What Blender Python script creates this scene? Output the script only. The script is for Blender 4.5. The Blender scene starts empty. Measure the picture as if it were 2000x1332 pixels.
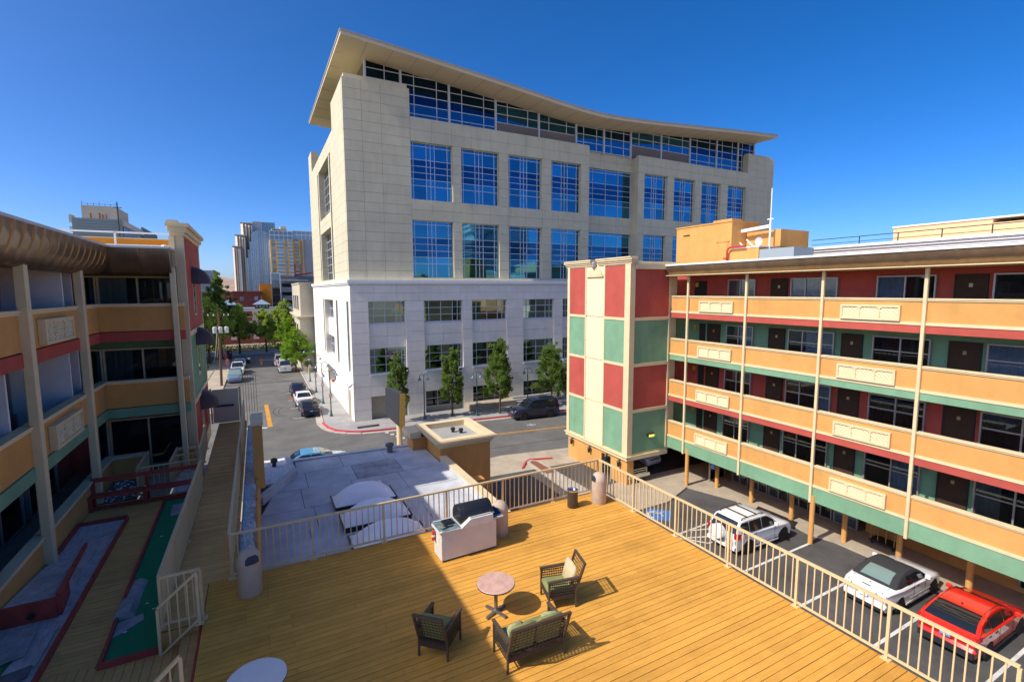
import bpy, bmesh, math, random
from mathutils import Vector, Matrix

SC = bpy.context.scene
COL = SC.collection
H = 12.7            # eye height above the street; geometry below is written relative to eye level
R = math.radians
random.seed(11)

# ------------------------------------------------------------------ camera
cam = bpy.data.cameras.new("camera")
cam.sensor_width = 36.0
cam.lens = 17.11
cam.clip_start = 0.1
cam.clip_end = 20000
co = bpy.data.objects.new("camera", cam)
COL.objects.link(co)
_y, _p, _r = R(27.55), R(5.96), R(0.23)
_f = Vector((math.sin(_y) * math.cos(_p), math.cos(_y) * math.cos(_p), -math.sin(_p)))
_rt = Vector((math.cos(_y), -math.sin(_y), 0))
_dn = _f.cross(_rt)
_r2 = _rt * math.cos(_r) + _dn * math.sin(_r)
_d2 = -_rt * math.sin(_r) + _dn * math.cos(_r)
m = Matrix((_r2, -_d2, -_f)).transposed().to_4x4()
m.translation = Vector((0, 0, H))
co.matrix_world = m
SC.camera = co

# ------------------------------------------------------------------ light
SUN_EL, SUN_AZ = R(45.5), R(2.5)     # light travels towards +x, turned SUN_AZ towards +y
world = bpy.data.worlds.new("World")
SC.world = world
world.use_nodes = True
wn = world.node_tree
bg = wn.nodes["Background"]
sky = wn.nodes.new("ShaderNodeTexSky")
sky.sky_type = 'NISHITA'
sky.sun_disc = False
sky.sun_elevation = SUN_EL
sky.sun_rotation = R(270) - SUN_AZ
sky.altitude = 1370
sky.air_density = 0.6
sky.dust_density = 4.5
sky.ozone_density = 3.0
hs = wn.nodes.new("ShaderNodeHueSaturation")      # the photograph's strongly saturated sky
hs.inputs["Saturation"].default_value = 1.37
hs.inputs["Hue"].default_value = 0.505
wn.links.new(sky.outputs[0], hs.inputs["Color"])
wn.links.new(hs.outputs[0], bg.inputs[0])
bg.inputs[1].default_value = 0.116
sl = bpy.data.lights.new("sun", 'SUN')
sl.energy = 2.5
sl.angle = R(0.53)
sl.color = (1.0, 0.93, 0.82)
so = bpy.data.objects.new("sun", sl)
COL.objects.link(so)
sd = Vector((math.cos(SUN_EL) * math.cos(SUN_AZ), math.cos(SUN_EL) * math.sin(SUN_AZ), -math.sin(SUN_EL)))
so.rotation_euler = sd.to_track_quat('-Z', 'Y').to_euler()
so.location = (-40, -10, 60)
SC.view_settings.view_transform = 'Standard'
SC.view_settings.look = 'None'
SC.view_settings.gamma = 1.0
SC.view_settings.use_curve_mapping = False
SC.view_settings.exposure = 1.05
SC.cycles.use_denoising = True
SC.cycles.max_bounces = 6
SC.cycles.glossy_bounces = 4
SC.cycles.transparent_max_bounces = 8
SC.cycles.caustics_reflective = False
SC.cycles.caustics_refractive = False

# ------------------------------------------------------------------ materials
MT = {}
def mat(name, col, rough=.7, var=.10, vs=1.5, bump=0.0, bs=60, metal=0.0, spec=.4, rand=0.0, stretch=None,
        stain=0.0, ss=.35, coat=0.0, emit=0.0, streak=0.0):
    m = bpy.data.materials.new(name); m.use_nodes = True
    nt = m.node_tree; N = nt.nodes; Lk = nt.links.new
    b = N["Principled BSDF"]
    b.inputs["Roughness"].default_value = rough
    b.inputs["Metallic"].default_value = metal
    b.inputs["Specular IOR Level"].default_value = spec
    if coat:
        b.inputs["Coat Weight"].default_value = coat
        b.inputs["Coat Roughness"].default_value = .04
    g = N.new("ShaderNodeNewGeometry")
    vec = g.outputs["Position"]
    if stretch:
        mp = N.new("ShaderNodeMapping"); mp.inputs["Scale"].default_value = stretch
        Lk(vec, mp.inputs[0]); vec = mp.outputs[0]
    colsock = None
    if var:
        n = N.new("ShaderNodeTexNoise"); n.inputs["Scale"].default_value = vs; n.inputs["Detail"].default_value = 5
        n.inputs["Roughness"].default_value = .65
        Lk(vec, n.inputs["Vector"])
        mr = N.new("ShaderNodeMapRange")
        mr.inputs[1].default_value = .3; mr.inputs[2].default_value = .7
        mr.inputs[3].default_value = 1 - var; mr.inputs[4].default_value = 1 + var
        Lk(n.outputs[0], mr.inputs[0]); fac = mr.outputs[0]
        if rand:
            oi = N.new("ShaderNodeObjectInfo")
            m2 = N.new("ShaderNodeMapRange"); m2.inputs[3].default_value = 1 - rand; m2.inputs[4].default_value = 1 + rand
            Lk(oi.outputs["Random"], m2.inputs[0])
            mu = N.new("ShaderNodeMath"); mu.operation = 'MULTIPLY'
            Lk(fac, mu.inputs[0]); Lk(m2.outputs[0], mu.inputs[1]); fac = mu.outputs[0]
        if stain:
            n3 = N.new("ShaderNodeTexNoise"); n3.inputs["Scale"].default_value = ss; n3.inputs["Detail"].default_value = 7
            n3.inputs["Roughness"].default_value = .72
            Lk(g.outputs["Position"], n3.inputs["Vector"])
            m3 = N.new("ShaderNodeMapRange"); m3.inputs[1].default_value = .42; m3.inputs[2].default_value = .68
            m3.inputs[3].default_value = 1.0; m3.inputs[4].default_value = 1 - stain
            Lk(n3.outputs[0], m3.inputs[0])
            mu = N.new("ShaderNodeMath"); mu.operation = 'MULTIPLY'
            Lk(fac, mu.inputs[0]); Lk(m3.outputs[0], mu.inputs[1]); fac = mu.outputs[0]
        if streak:      # rain streaks and dirt running down a wall
            mp2 = N.new("ShaderNodeMapping"); mp2.inputs["Scale"].default_value = (1.1, 1.1, .16)
            Lk(g.outputs["Position"], mp2.inputs[0])
            n4 = N.new("ShaderNodeTexNoise"); n4.inputs["Scale"].default_value = 1.6; n4.inputs["Detail"].default_value = 6
            Lk(mp2.outputs[0], n4.inputs["Vector"])
            m4 = N.new("ShaderNodeMapRange"); m4.inputs[1].default_value = .48; m4.inputs[2].default_value = .75
            m4.inputs[3].default_value = 1.0; m4.inputs[4].default_value = 1 - streak
            Lk(n4.outputs[0], m4.inputs[0])
            mu = N.new("ShaderNodeMath"); mu.operation = 'MULTIPLY'
            Lk(fac, mu.inputs[0]); Lk(m4.outputs[0], mu.inputs[1]); fac = mu.outputs[0]
        vm = N.new("ShaderNodeVectorMath"); vm.operation = 'SCALE'
        vm.inputs[0].default_value = col
        Lk(fac, vm.inputs["Scale"]); colsock = vm.outputs[0]
        Lk(colsock, b.inputs["Base Color"])
    else:
        b.inputs["Base Color"].default_value = (*col, 1)
    if bump:
        nb = N.new("ShaderNodeTexNoise"); nb.inputs["Scale"].default_value = bs; nb.inputs["Detail"].default_value = 4
        Lk(vec, nb.inputs["Vector"])
        bp = N.new("ShaderNodeBump"); bp.inputs["Strength"].default_value = bump; bp.inputs["Distance"].default_value = .02
        Lk(nb.outputs[0], bp.inputs["Height"]); Lk(bp.outputs[0], b.inputs["Normal"])
    if emit:
        b.inputs["Emission Color"].default_value = (*col, 1); b.inputs["Emission Strength"].default_value = emit
    MT[name] = m
    return m

def clear_glass(name, tint, rough=.03, ior=1.5):
    m = bpy.data.materials.new(name); m.use_nodes = True
    nt = m.node_tree; N = nt.nodes; Lk = nt.links.new
    N.remove(N["Principled BSDF"])
    out = N["Material Output"]
    tr = N.new("ShaderNodeBsdfTransparent"); tr.inputs[0].default_value = (*tint, 1)
    gl = N.new("ShaderNodeBsdfGlossy"); gl.inputs["Roughness"].default_value = rough
    gl.inputs[0].default_value = (.9, .95, 1, 1)
    fr = N.new("ShaderNodeFresnel"); fr.inputs[0].default_value = ior
    mx = N.new("ShaderNodeMixShader")
    Lk(fr.outputs[0], mx.inputs[0]); Lk(tr.outputs[0], mx.inputs[1]); Lk(gl.outputs[0], mx.inputs[2])
    Lk(mx.outputs[0], out.inputs[0])
    MT[name] = m
    return m

# woods, paint, stucco
mat("deck_wood", (.68, .335, .060), .85, .11, 5, .25, 30, spec=.2, rand=.09, stretch=(.35, 5, 5), stain=.22, ss=.6)
mat("walk_wood", (.72, .40, .12), .7, .13, 5, .25, 30, rand=.08, stretch=(.35, 5, 5), stain=.25, ss=.5)  # weathered boards, base colour also lifted to offset the shade they lie in
mat("tan_stucco", (.66, .335, .098), .85, .06, 1.2, .35, 90, stain=.14, streak=.11)
mat("cream_paint", (.72, .58, .345), .6, .05, 2, .05, 50, stain=.08, ss=.8)
mat("cream_panel", (.80, .73, .50), .65, .06, 2, .1, 40)
mat("rail_paint", (.66, .50, .27), .5, .05, 3)
mat("red_stucco", (.47, .085, .062), .85, .07, 1.2, .35, 90, stain=.16, streak=.12)
mat("green_stucco", (.19, .36, .22), .85, .07, 1.2, .35, 90, stain=.16, streak=.12)
mat("brown_metal", (.30, .205, .125), .33, .12, 2, .1, 6, metal=.7, stain=.25, ss=1.2)
mat("awning_cloth", (.075, .048, .05), .6, .08, 6, .1, 80)
mat("partition", (.74, .71, .74), .6, .05, 2)
mat("white_metal", (.80, .79, .75), .45, .03, 2)
mat("alu_frame", (.42, .40, .38), .4, .05, 4, metal=.5)
mat("door_brown", (.060, .035, .022), .75, .1, 3, spec=.2)
mat("curtain_blue", (.32, .39, .54), .9, .2, 3)
mat("curtain_room_dark", (.035, .036, .040), .9, .2, 2)  # dark cloth, also the painted darkness of unlit rooms behind the panes
mat("curtain_grey", (.20, .20, .21), .9, .15, 2)
mat("curtain_pale", (.45, .47, .45), .9, .15, 2)
mat("white_box", (.8, .8, .78), .5, .03)
mat("concrete", (.42, .355, .265), .85, .10, 1.3, .2, 60, stain=.22, ss=.5)
mat("sidewalk", (.34, .335, .325), .85, .09, 1.0, .2, 60, stain=.20, ss=.4)
mat("kerb_red", (.55, .06, .07), .7, .15, 3, stain=.3, ss=1)
mat("kerb_grey", (.44, .40, .34), .85, .1, 2, stain=.2, ss=.8)
mat("asphalt", (.135, .130, .120), .9, .18, .55, .25, 90, stain=.28, ss=.16)
mat("lot_asphalt", (.085, .082, .078), .9, .22, .6, .3, 90, stain=.35, ss=.35)
mat("road_yellow", (.55, .26, .03), .7, .2, 4, stain=.3, ss=1.5)
mat("road_white", (.62, .62, .60), .7, .15, 4, stain=.25, ss=1.5)
mat("hc_blue", (.02, .17, .50), .6, .12, 4, stain=.2, ss=2)
mat("ground_dust", (.30, .25, .18), .95, .15, .02)
mat("lawn", (.10, .22, .03), .9, .25, 1.2, .5, 40, stain=.15)
mat("roof_membrane", (.57, .58, .59), .75, .10, .8, .1, 20, stain=.26, ss=.9)
mat("membrane_patch", (.44, .44, .43), .8, .2, 1.5, stain=.45, ss=1.0)
mat("block_roof", (.36, .355, .33), .85, .08, .8, .1, 20, stain=.2, ss=.6)
mat("roof_tar", (.03, .03, .032), .8, .2, 2)
mat("gravel", (.78, .76, .74), .9, .4, 14, .6, 30)
mat("gravel_dark", (.12, .12, .13), .9, .5, 14, 1.0, 30)
mat("skylight", (.92, .93, .95), .4, .05, 2, spec=.4, coat=.15)
mat("dark_metal", (.035, .035, .038), .45, .1, 4, metal=.3)
mat("black_grill", (.022, .024, .027), .33, .15, 3, metal=.2, coat=.25)
mat("white_stucco", (.70, .64, .55), .9, .05, 3, 1.0, 28)
mat("tile_green", (.16, .22, .23), .25, .25, 9, coat=.3, rand=.2)
mat("grout", (.60, .60, .56), .8, .05)
mat("red_gloss", (.60, .04, .025), .3, .04, 3, coat=.5)
mat("bin_beige", (.52, .40, .30), .75, .08, 6, .4, 120)
mat("bin_mouth", (.03, .035, .05), .4, .1, 4)
mat("bin_dark", (.055, .042, .036), .35, .15, 5, coat=.2)
mat("pink_stone", (.62, .38, .29), .45, .15, 9, stain=.15, ss=4)
mat("steel_grey", (.20, .20, .20), .4, .1, 4, metal=.6)
mat("table_white", (.70, .68, .62), .75, .04, 4)
mat("wicker", (.050, .036, .025), .65, .30, 40, .8, 120)
mat("wicker_frame", (.085, .058, .038), .6, .2, 30, .5, 90)
mat("cushion_green", (.215, .235, .085), .9, .10, 6, .3, 200)
mat("cushion_tan", (.55, .45, .27), .9, .12, 18, .3, 150)
mat("pillow_stripe", (.33, .34, .17), .9, .25, 30, stretch=(1, .1, 1))
mat("red_wood", (.42, .062, .045), .6, .18, 5, .3, 30, stain=.3, ss=2)
mat("plywood", (.52, .47, .455), .75, .26, 4.0, .2, 20, stretch=(3, 1, 1), stain=.3, ss=1.2)
mat("plywood_dark", (.20, .18, .18), .8, .3, 4, .2, 20, stretch=(3, 1, 1), stain=.3)
mat("turf_green", (.018, .26, .10), .95, .10, 6, .6, 150, stain=.12, ss=1.5)
mat("carpet_back", (.40, .38, .38), .95, .2, 8, .5, 60, stain=.3, ss=2.5)
# courthouse
mat("court_panel", (.63, .57, .40), .8, .05, .7, .12, 50, rand=.035, stain=.10, ss=.3, streak=.10)
mat("court_joint", (.40, .36, .27), .9, .05)
mat("podium_panel", (.86, .80, .69), .8, .04, .7, .10, 50, rand=.03, stain=.08, ss=.3, streak=.08)
mat("podium_joint", (.40, .38, .35), .9, .05)
mat("podium_trim", (.84, .82, .78), .7, .03, 1)
mat("soffit", (.62, .51, .34), .7, .04, .4)
mat("roof_edge", (.36, .33, .29), .5, .05, .4)
mat("mullion", (.60, .64, .70), .4, .03, 1, metal=.2)
mat("louver", (.27, .22, .20), .6, .06, .8)
def tinted_glass(name, tint, rough, wob=.02, sc=.25, dark=.0):
    m = mat(name, tint, rough, 0, metal=1.0)
    nt = m.node_tree; N = nt.nodes; Lk = nt.links.new; b = N["Principled BSDF"]
    g = N.new("ShaderNodeNewGeometry")
    n = N.new("ShaderNodeTexNoise"); n.inputs["Scale"].default_value = sc; n.inputs["Detail"].default_value = 1
    Lk(g.outputs["Position"], n.inputs["Vector"])
    bp = N.new("ShaderNodeBump"); bp.inputs["Strength"].default_value = 1.0; bp.inputs["Distance"].default_value = wob
    Lk(n.outputs[0], bp.inputs["Height"]); Lk(bp.outputs[0], b.inputs["Normal"])
    oi = N.new("ShaderNodeObjectInfo")
    mr = N.new("ShaderNodeMapRange"); mr.inputs[3].default_value = .68; mr.inputs[4].default_value = 1.22
    Lk(oi.outputs["Random"], mr.inputs[0])
    vm = N.new("ShaderNodeVectorMath"); vm.operation = 'SCALE'; vm.inputs[0].default_value = tint
    Lk(mr.outputs[0], vm.inputs["Scale"]); Lk(vm.outputs[0], b.inputs["Base Color"])
    return m
tinted_glass("court_glass", (.060, .235, .36), .03, .035)
tinted_glass("court_glass_deep", (.028, .105, .21), .03, .035)
tinted_glass("crown_glass", (.045, .17, .28), .03, .035)
tinted_glass("crown_glass_deep", (.018, .055, .11), .03, .035)
tinted_glass("podium_glass", (.20, .27, .27), .04, .035)
tinted_glass("tower_glass", (.34, .40, .44), .22, .05, .1)
clear_glass("motel_glass", (.74, .80, .82), .02, 1.5)
mat("car_glass", (.012, .015, .017), .04, 0, spec=.8, coat=.4)
mat("car_glass_pale", (.16, .24, .22), .06, 0, spec=.7, coat=.4)
mat("tyre", (.018, .018, .018), .8, .1, 8)
mat("rim", (.42, .43, .44), .3, .05, 6, metal=.8)
mat("paint_white", (.78, .78, .77), .25, .015, 1, coat=.8)
mat("paint_red", (.72, .022, .012), .22, .02, 1, coat=.9)
mat("paint_navy", (.012, .016, .045), .2, .03, 1, coat=.9)
mat("paint_black", (.014, .014, .017), .2, .03, 1, coat=.9)
mat("paint_blue", (.09, .27, .40), .25, .03, 1, coat=.8)
mat("paint_slate", (.13, .17, .25), .25, .03, 1, coat=.8)
mat("paint_silver", (.55, .55, .53), .3, .02, 1, metal=.3, coat=.7)
mat("paint_dkgreen", (.03, .05, .05), .25, .03, 1, coat=.7)
mat("soft_top", (.028, .028, .030), .85, .1, 8, .3, 150)
mat("trim_black", (.02, .02, .021), .6, .05, 5)
mat("lens_red", (.45, .012, .012), .2, .05, 5, coat=.6)
mat("lens_clear", (.62, .62, .62), .12, .05, 5, coat=.8, metal=.3)
mat("lens_amber", (.7, .22, .03), .2, .05, 5, coat=.6)
mat("chrome", (.65, .65, .66), .12, .02, 4, metal=1)
mat("plate_blue", (.10, .24, .50), .5, .1, 30)
mat("plate_ink", (.55, .55, .60), .5, .05)
# nature
mat("bark", (.085, .062, .045), .9, .25, 8, .5, 30)
def leafmat(name, col, tr):
    m = mat(name, col, .6, .30, 1.4, spec=.25)
    N = m.node_tree.nodes; Lk = m.node_tree.links.new
    b = N["Principled BSDF"]; out = N["Material Output"]
    t = N.new("ShaderNodeBsdfTranslucent"); t.inputs[0].default_value = (*tr, 1)
    mx = N.new("ShaderNodeMixShader"); mx.inputs[0].default_value = .42
    Lk(b.outputs[0], mx.inputs[1]); Lk(t.outputs[0], mx.inputs[2]); Lk(mx.outputs[0], out.inputs[0])
leafmat("leaf_pear", (.115, .185, .036), (.26, .37, .05))
leafmat("leaf_bright", (.14, .27, .022), (.36, .52, .03))
leafmat("leaf_mid", (.28, .38, .07), (.56, .66, .10))
leafmat("leaf_dark", (.115, .19, .045), (.25, .36, .05))
# far buildings
mat("brick", (.33, .085, .055), .85, .15, 1.0, .2, 20)
mat("brick_orange", (.42, .14, .07), .85, .15, 1.0, .2, 20)
mat("stone_white", (.62, .58, .52), .85, .06, 1)
mat("slate_roof", (.16, .18, .21), .8, .1, .6)
mat("hip_metal", (.30, .38, .46), .4, .05, 1, metal=.3)
mat("beige_render", (.56, .49, .37), .85, .04, .6, .1, 30)
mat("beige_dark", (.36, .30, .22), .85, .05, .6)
mat("tower_cream", (.66, .57, .45), .8, .06, .2)
mat("tower_grey", (.30, .32, .35), .8, .05, .2)
mat("tower_rib", (.40, .41, .40), .7, .05, .2)
mat("condo_yellow", (.75, .42, .06), .8, .05, .2)
mat("condo_orange", (.52, .16, .05), .8, .05, .2)
mat("condo_white", (.70, .66, .56), .8, .05, .2)
mat("orange_wall", (.70, .27, .02), .75, .05, .3)
mat("hill_dust", (.36, .245, .175), .95, .22, .012)
mat("grey_block", (.25, .29, .32), .85, .05, .5)
mat("green_block", (.17, .24, .23), .8, .05, .5)
mat("peach_wall", (.68, .45, .25), .85, .04, .6)
mat("white_wall", (.80, .79, .76), .7, .03, .6)
mat("pale_roof", (.66, .66, .60), .8, .05, .6)
mat("lamp_green", (.035, .085, .085), .45, .1, 4, coat=.2)
mat("lamp_shade_blue", (.10, .17, .21), .4, .08, 4, coat=.2)
mat("wood_pole", (.12, .065, .04), .9, .2, 3, .4, 20)
mat("transformer", (.52, .53, .55), .45, .05, 3)
mat("sign_grey", (.085, .090, .105), .6, .12, 1, stain=.2, ss=1)
mat("sign_gold", (.60, .40, .08), .35, .1, 2, metal=.2, coat=.4)
mat("sign_blue", (.03, .16, .55), .5, .05, 3)
mat("sign_pink", (.62, .42, .42), .6, .05, 3)
mat("skin", (.45, .25, .17), .6, .05, 4)
mat("cloth_pink", (.70, .20, .18), .85, .08, 4)
mat("cloth_dark", (.03, .03, .04), .85, .08, 4)
mat("cloth_rust", (.45, .12, .06), .85, .08, 4)
mat("purple_box", (.10, .03, .08), .7, .1, 2)
mat("pipe_red", (.42, .04, .03), .5, .08, 3)
mat("lamp_lit", (.70, .66, .10), .4, 0, emit=.5)
mat("bollard_yellow", (.68, .48, .03), .5, .1, 3)
mat("brick_paver", (.22, .085, .045), .9, .3, 6, .3, 30)
mat("flag_mix", (.45, .40, .08), .8, .5, 1.5)
mat("spill_grey", (.25, .22, .20), .95, .2, 3)
mat("cart_brass", (.40, .33, .20), .35, .1, 3, metal=.7)
mat("stripe_white", (.60, .60, .56), .7, .06, .5)

# ------------------------------------------------------------------ mesh helpers
ORG = {}          # world origin (eye-relative coordinates) of each object's frame
class MB:
    def __init__(s): s.v = []; s.f = []; s.m = []; s.mi = 0
    def add(s, vs, fs):
        b = len(s.v); s.v.extend([tuple(p) for p in vs])
        for f in fs: s.f.append(tuple(i + b for i in f)); s.m.append(s.mi)
    def box(s, x0, x1, y0, y1, z0, z1):
        s.add([(x0, y0, z0), (x1, y0, z0), (x1, y1, z0), (x0, y1, z0), (x0, y0, z1), (x1, y0, z1), (x1, y1, z1), (x0, y1, z1)],
              [(0, 3, 2, 1), (4, 5, 6, 7), (0, 1, 5, 4), (1, 2, 6, 5), (2, 3, 7, 6), (3, 0, 4, 7)])
        return s
    def cham(s, x0, x1, y0, y1, z0, z1, c):
        # box with chamfered top edges and vertical corners
        def ring(d, z): return [(x0 + d + c, y0 + d, z), (x1 - d - c, y0 + d, z), (x1 - d, y0 + d + c, z), (x1 - d, y1 - d - c, z),
                                (x1 - d - c, y1 - d, z), (x0 + d + c, y1 - d, z), (x0 + d, y1 - d - c, z), (x0 + d, y0 + d + c, z)]
        s.loft([ring(0, z0), ring(0, z1 - c), ring(c, z1)])
        return s
    def bar(s, p0, p1, w, h=None, up=(0, 0, 1)):
        h = h or w
        a, b = Vector(p0), Vector(p1); d = (b - a).normalized()
        u = Vector(up)
        if abs(d.dot(u)) > .99: u = Vector((0, 1, 0))
        sx = d.cross(u).normalized() * w / 2; sz = sx.cross(d).normalized() * h / 2
        q = [a - sx - sz, a + sx - sz, a + sx + sz, a - sx + sz, b - sx - sz, b + sx - sz, b + sx + sz, b - sx + sz]
        s.add(q, [(0, 3, 2, 1), (4, 5, 6, 7), (0, 1, 5, 4), (1, 2, 6, 5), (2, 3, 7, 6), (3, 0, 4, 7)])
        return s
    def loft(s, rings, cap=True, close=True):
        n = len(rings[0]); vs = [p for r in rings for p in r]; fs = []
        for k in range(len(rings) - 1):
            for i in range(n if close else n - 1):
                j = (i + 1) % n
                fs.append((k * n + i, k * n + j, (k + 1) * n + j, (k + 1) * n + i))
        if cap:
            fs.append(tuple(reversed(range(n)))); fs.append(tuple(range((len(rings) - 1) * n, len(rings) * n)))
        s.add(vs, fs)
        return s
    def tube(s, pts, r, n=8, cap=True):
        pts = [Vector(p) for p in pts]; rs = r if isinstance(r, (list, tuple)) else [r] * len(pts)
        rings = []; ref = Vector((0, 0, 1))
        for i, p in enumerate(pts):
            d = (pts[min(i + 1, len(pts) - 1)] - pts[max(i - 1, 0)]).normalized()
            u = ref if abs(d.dot(ref)) < .95 else Vector((1, 0, 0))
            a = d.cross(u).normalized(); b = d.cross(a).normalized()
            rings.append([p + (a * math.cos(t) + b * math.sin(t)) * rs[i] for t in [2 * math.pi * k / n for k in range(n)]])
        s.loft(rings, cap)
        return s
    def lathe(s, cx, cy, prof, n=20):
        s.loft([[(cx + r * math.cos(2 * math.pi * k / n), cy + r * math.sin(2 * math.pi * k / n), z) for k in range(n)] for r, z in prof])
        return s
    def prism(s, poly, z0, z1):
        s.loft([[(x, y, z0) for x, y in poly], [(x, y, z1) for x, y in poly]])
        return s
    def prism_x(s, poly, x0, x1):
        s.loft([[(x0, y, z) for y, z in poly], [(x1, y, z) for y, z in poly]])
        return s
    def prism_y(s, poly, y0, y1):
        s.loft([[(x, y0, z) for x, z in poly], [(x, y1, z) for x, z in poly]])
        return s
    def mesh(s, name, mats, org=(0, 0, 0), smooth=None):
        me = bpy.data.meshes.new(name)
        ox, oy, oz = org
        me.from_pydata([(x - ox, y - oy, z - oz) for x, y, z in s.v], [], s.f)
        for mm in (mats if isinstance(mats, (list, tuple)) else [mats]): me.materials.append(MT[mm])
        if any(s.m): me.polygons.foreach_set("material_index", s.m)
        bm = bmesh.new(); bm.from_mesh(me); bmesh.ops.recalc_face_normals(bm, faces=bm.faces); bm.to_mesh(me); bm.free()
        if smooth is not None:
            me.polygons.foreach_set("use_smooth", [True] * len(me.polygons))
            me.set_sharp_from_angle(angle=R(smooth))
        me.update()
        return me
    def build(s, name, mats, parent=None, org=None, smooth=None):
        if parent is not None: org = ORG[parent.name]
        elif org is None: org = (0, 0, 0)
        o = bpy.data.objects.new(name, s.mesh(name, mats, org, smooth))
        COL.objects.link(o)
        if parent is not None: o.parent = parent
        else: o.location = (org[0], org[1], org[2] + H)
        ORG[o.name] = org
        return o

def box(x0, x1, y0, y1, z0, z1): return MB().box(x0, x1, y0, y1, z0, z1)
def tag(o, label=None, cat=None, group=None, kind=None):
    if label: o["label"] = label
    if cat: o["category"] = cat
    if group: o["group"] = group
    if kind: o["kind"] = kind
    return o
def thing(name, org, label, cat, group=None, rz=0):
    o = bpy.data.objects.new(name, None); COL.objects.link(o)
    o.empty_display_size = .3
    o.location = (org[0], org[1], org[2] + H); o.rotation_euler = (0, 0, rz)
    ORG[o.name] = tuple(org)
    return tag(o, label, cat, group)
def local_thing(name, label, cat, group=None):
    # a thing modelled around its own base at 0,0,0; placed with put()
    o = bpy.data.objects.new(name, None); COL.objects.link(o); ORG[o.name] = (0, 0, 0)
    o.empty_display_size = .3
    return tag(o, label, cat, group)
def put(o, x, y, z, rz=0, sc=None):
    o.location = (x, y, z + H); o.rotation_euler = (0, 0, rz)
    if sc: o.scale = (sc, sc, sc)
    return o
def structure(o): o["kind"] = "structure"; return o
def stuff(o): o["kind"] = "stuff"; return o
def piece(name, me, parent, x, y, z, rot=(0, 0, 0), sc=(1, 1, 1)):
    o = bpy.data.objects.new(name, me); COL.objects.link(o)
    ox, oy, oz = ORG[parent.name]
    o.parent = parent
    o.location = (x - ox, y - oy, z - oz); o.rotation_euler = rot; o.scale = sc
    ORG[o.name] = (x, y, z)
    return o
def copy_tree(o, parent=None):
    c = o.copy(); COL.objects.link(c); ORG[c.name] = ORG.get(o.name, (0, 0, 0))
    if parent is not None: c.parent = parent
    for ch in list(o.children): copy_tree(ch, c)
    return c
UNIT = {}
def unit(matname, cham=0.0):
    k = (matname, cham)
    if k not in UNIT:
        b = MB(); b.box(-.5, .5, -.5, .5, -.5, .5)
        UNIT[k] = b.mesh("block", matname)
    return UNIT[k]
def ubox(name, matname, parent, x0, x1, y0, y1, z0, z1, rot=(0, 0, 0)):
    return piece(name, unit(matname), parent, (x0 + x1) / 2, (y0 + y1) / 2, (z0 + z1) / 2, rot, (x1 - x0, y1 - y0, z1 - z0))
G = -12.7         # street level
D = -6.5          # sun deck
DG = -6.86        # lower deck with the putting greens

# ------------------------------------------------------------------ ground, streets, pavements
structure(box(-6000, 6000, -3000, 9000, G - 1.2, G - .03).build("ground", "ground_dust"))
structure(MB().prism([(-160, 30), (200, 30), (200, 46), (8.5, 46), (8.5, 113), (-160, 113)], G - .02, G).build("street", "asphalt"))
lot = structure(MB().prism([(-12, -8), (34, -8), (34, 31.2), (-12, 31.2)], G - .025, G + .004).build("parking_lot", "lot_asphalt"))
KERB = [(5.55, 112), (5.5, 64), (5.3, 54), (5.0, 49), (5.25, 47.1), (5.8, 45.8), (6.7, 44.9), (7.8, 44.25), (9.5, 43.95), (18.8, 43.1), (28.8, 42.1), (60, 39.5), (190, 30)]
structure(MB().prism([(x + .14 if y > 45 else x, y + (0 if y > 45 else .14)) for x, y in KERB] + [(190, 50), (9, 50), (9, 112)], G - .02, G + .128).build("courthouse_pavement", "sidewalk"))
def kerb_run(name, pts, m, w=.15, zt=.14):
    b = MB()
    for i in range(len(pts) - 1):
        b.bar((*pts[i], G + zt / 2 - .02), (*pts[i + 1], G + zt / 2 - .02), w, zt + .04)
    return structure(b.build(name, m))
kerb_run("kerb_red_paint", KERB[3:12], "kerb_red")
kerb_run("kerb_side_street", KERB[0:4], "kerb_grey")
# gutter strip of pale concrete round the corner
b = MB(); pts = KERB[1:11]
for i in range(len(pts) - 1):
    (xa, ya), (xb, yb) = pts[i], pts[i + 1]
    d = Vector((xb - xa, yb - ya)).normalized(); n = Vector((d.y, -d.x)) if False else Vector((-d.y, d.x))
    if n.x > 0 or (abs(n.x) < .5 and n.y > 0): n = -n
    b.add([(xa, ya, G + .004), (xb, yb, G + .004), (xb + n.x * .55, yb + n.y * .55, G + .004), (xa + n.x * .55, ya + n.y * .55, G + .004)], [(0, 1, 2, 3)])
structure(b.build("gutter", "kerb_grey"))
# near pavement and driveway apron
structure(MB().prism([(-40, 29.6), (12.6, 29.6), (12.6, 32.2), (-40, 33.2)], G - .02, G + .12).build("near_pavement", "concrete"))
structure(MB().prism([(12.6, 29.3), (24.4, 28.6), (26, 31.2), (16, 32.75), (12.6, 32.2)], G - .02, G + .012).build("driveway_apron", "concrete"))
structure(MB().prism([(26, 28.3), (80, 26), (80, 30.2), (26, 31.4)], G - .02, G + .12).build("far_near_pavement", "concrete"))
structure(MB().prism([(18.3, 24.2), (18.5, 21.2), (18.7, 20.45), (21.2, 20.5), (23.9, 21.55), (24.95, 18.7), (24.3, 18.1), (25.0, 17.4), (25.0, 15.6), (24.75, 14.2), (25.1, 13.2), (25.1, 1), (29.5, 1), (29.5, 24.2)], G - .02, G + .09).build("motel_pavement", "concrete"))
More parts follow.
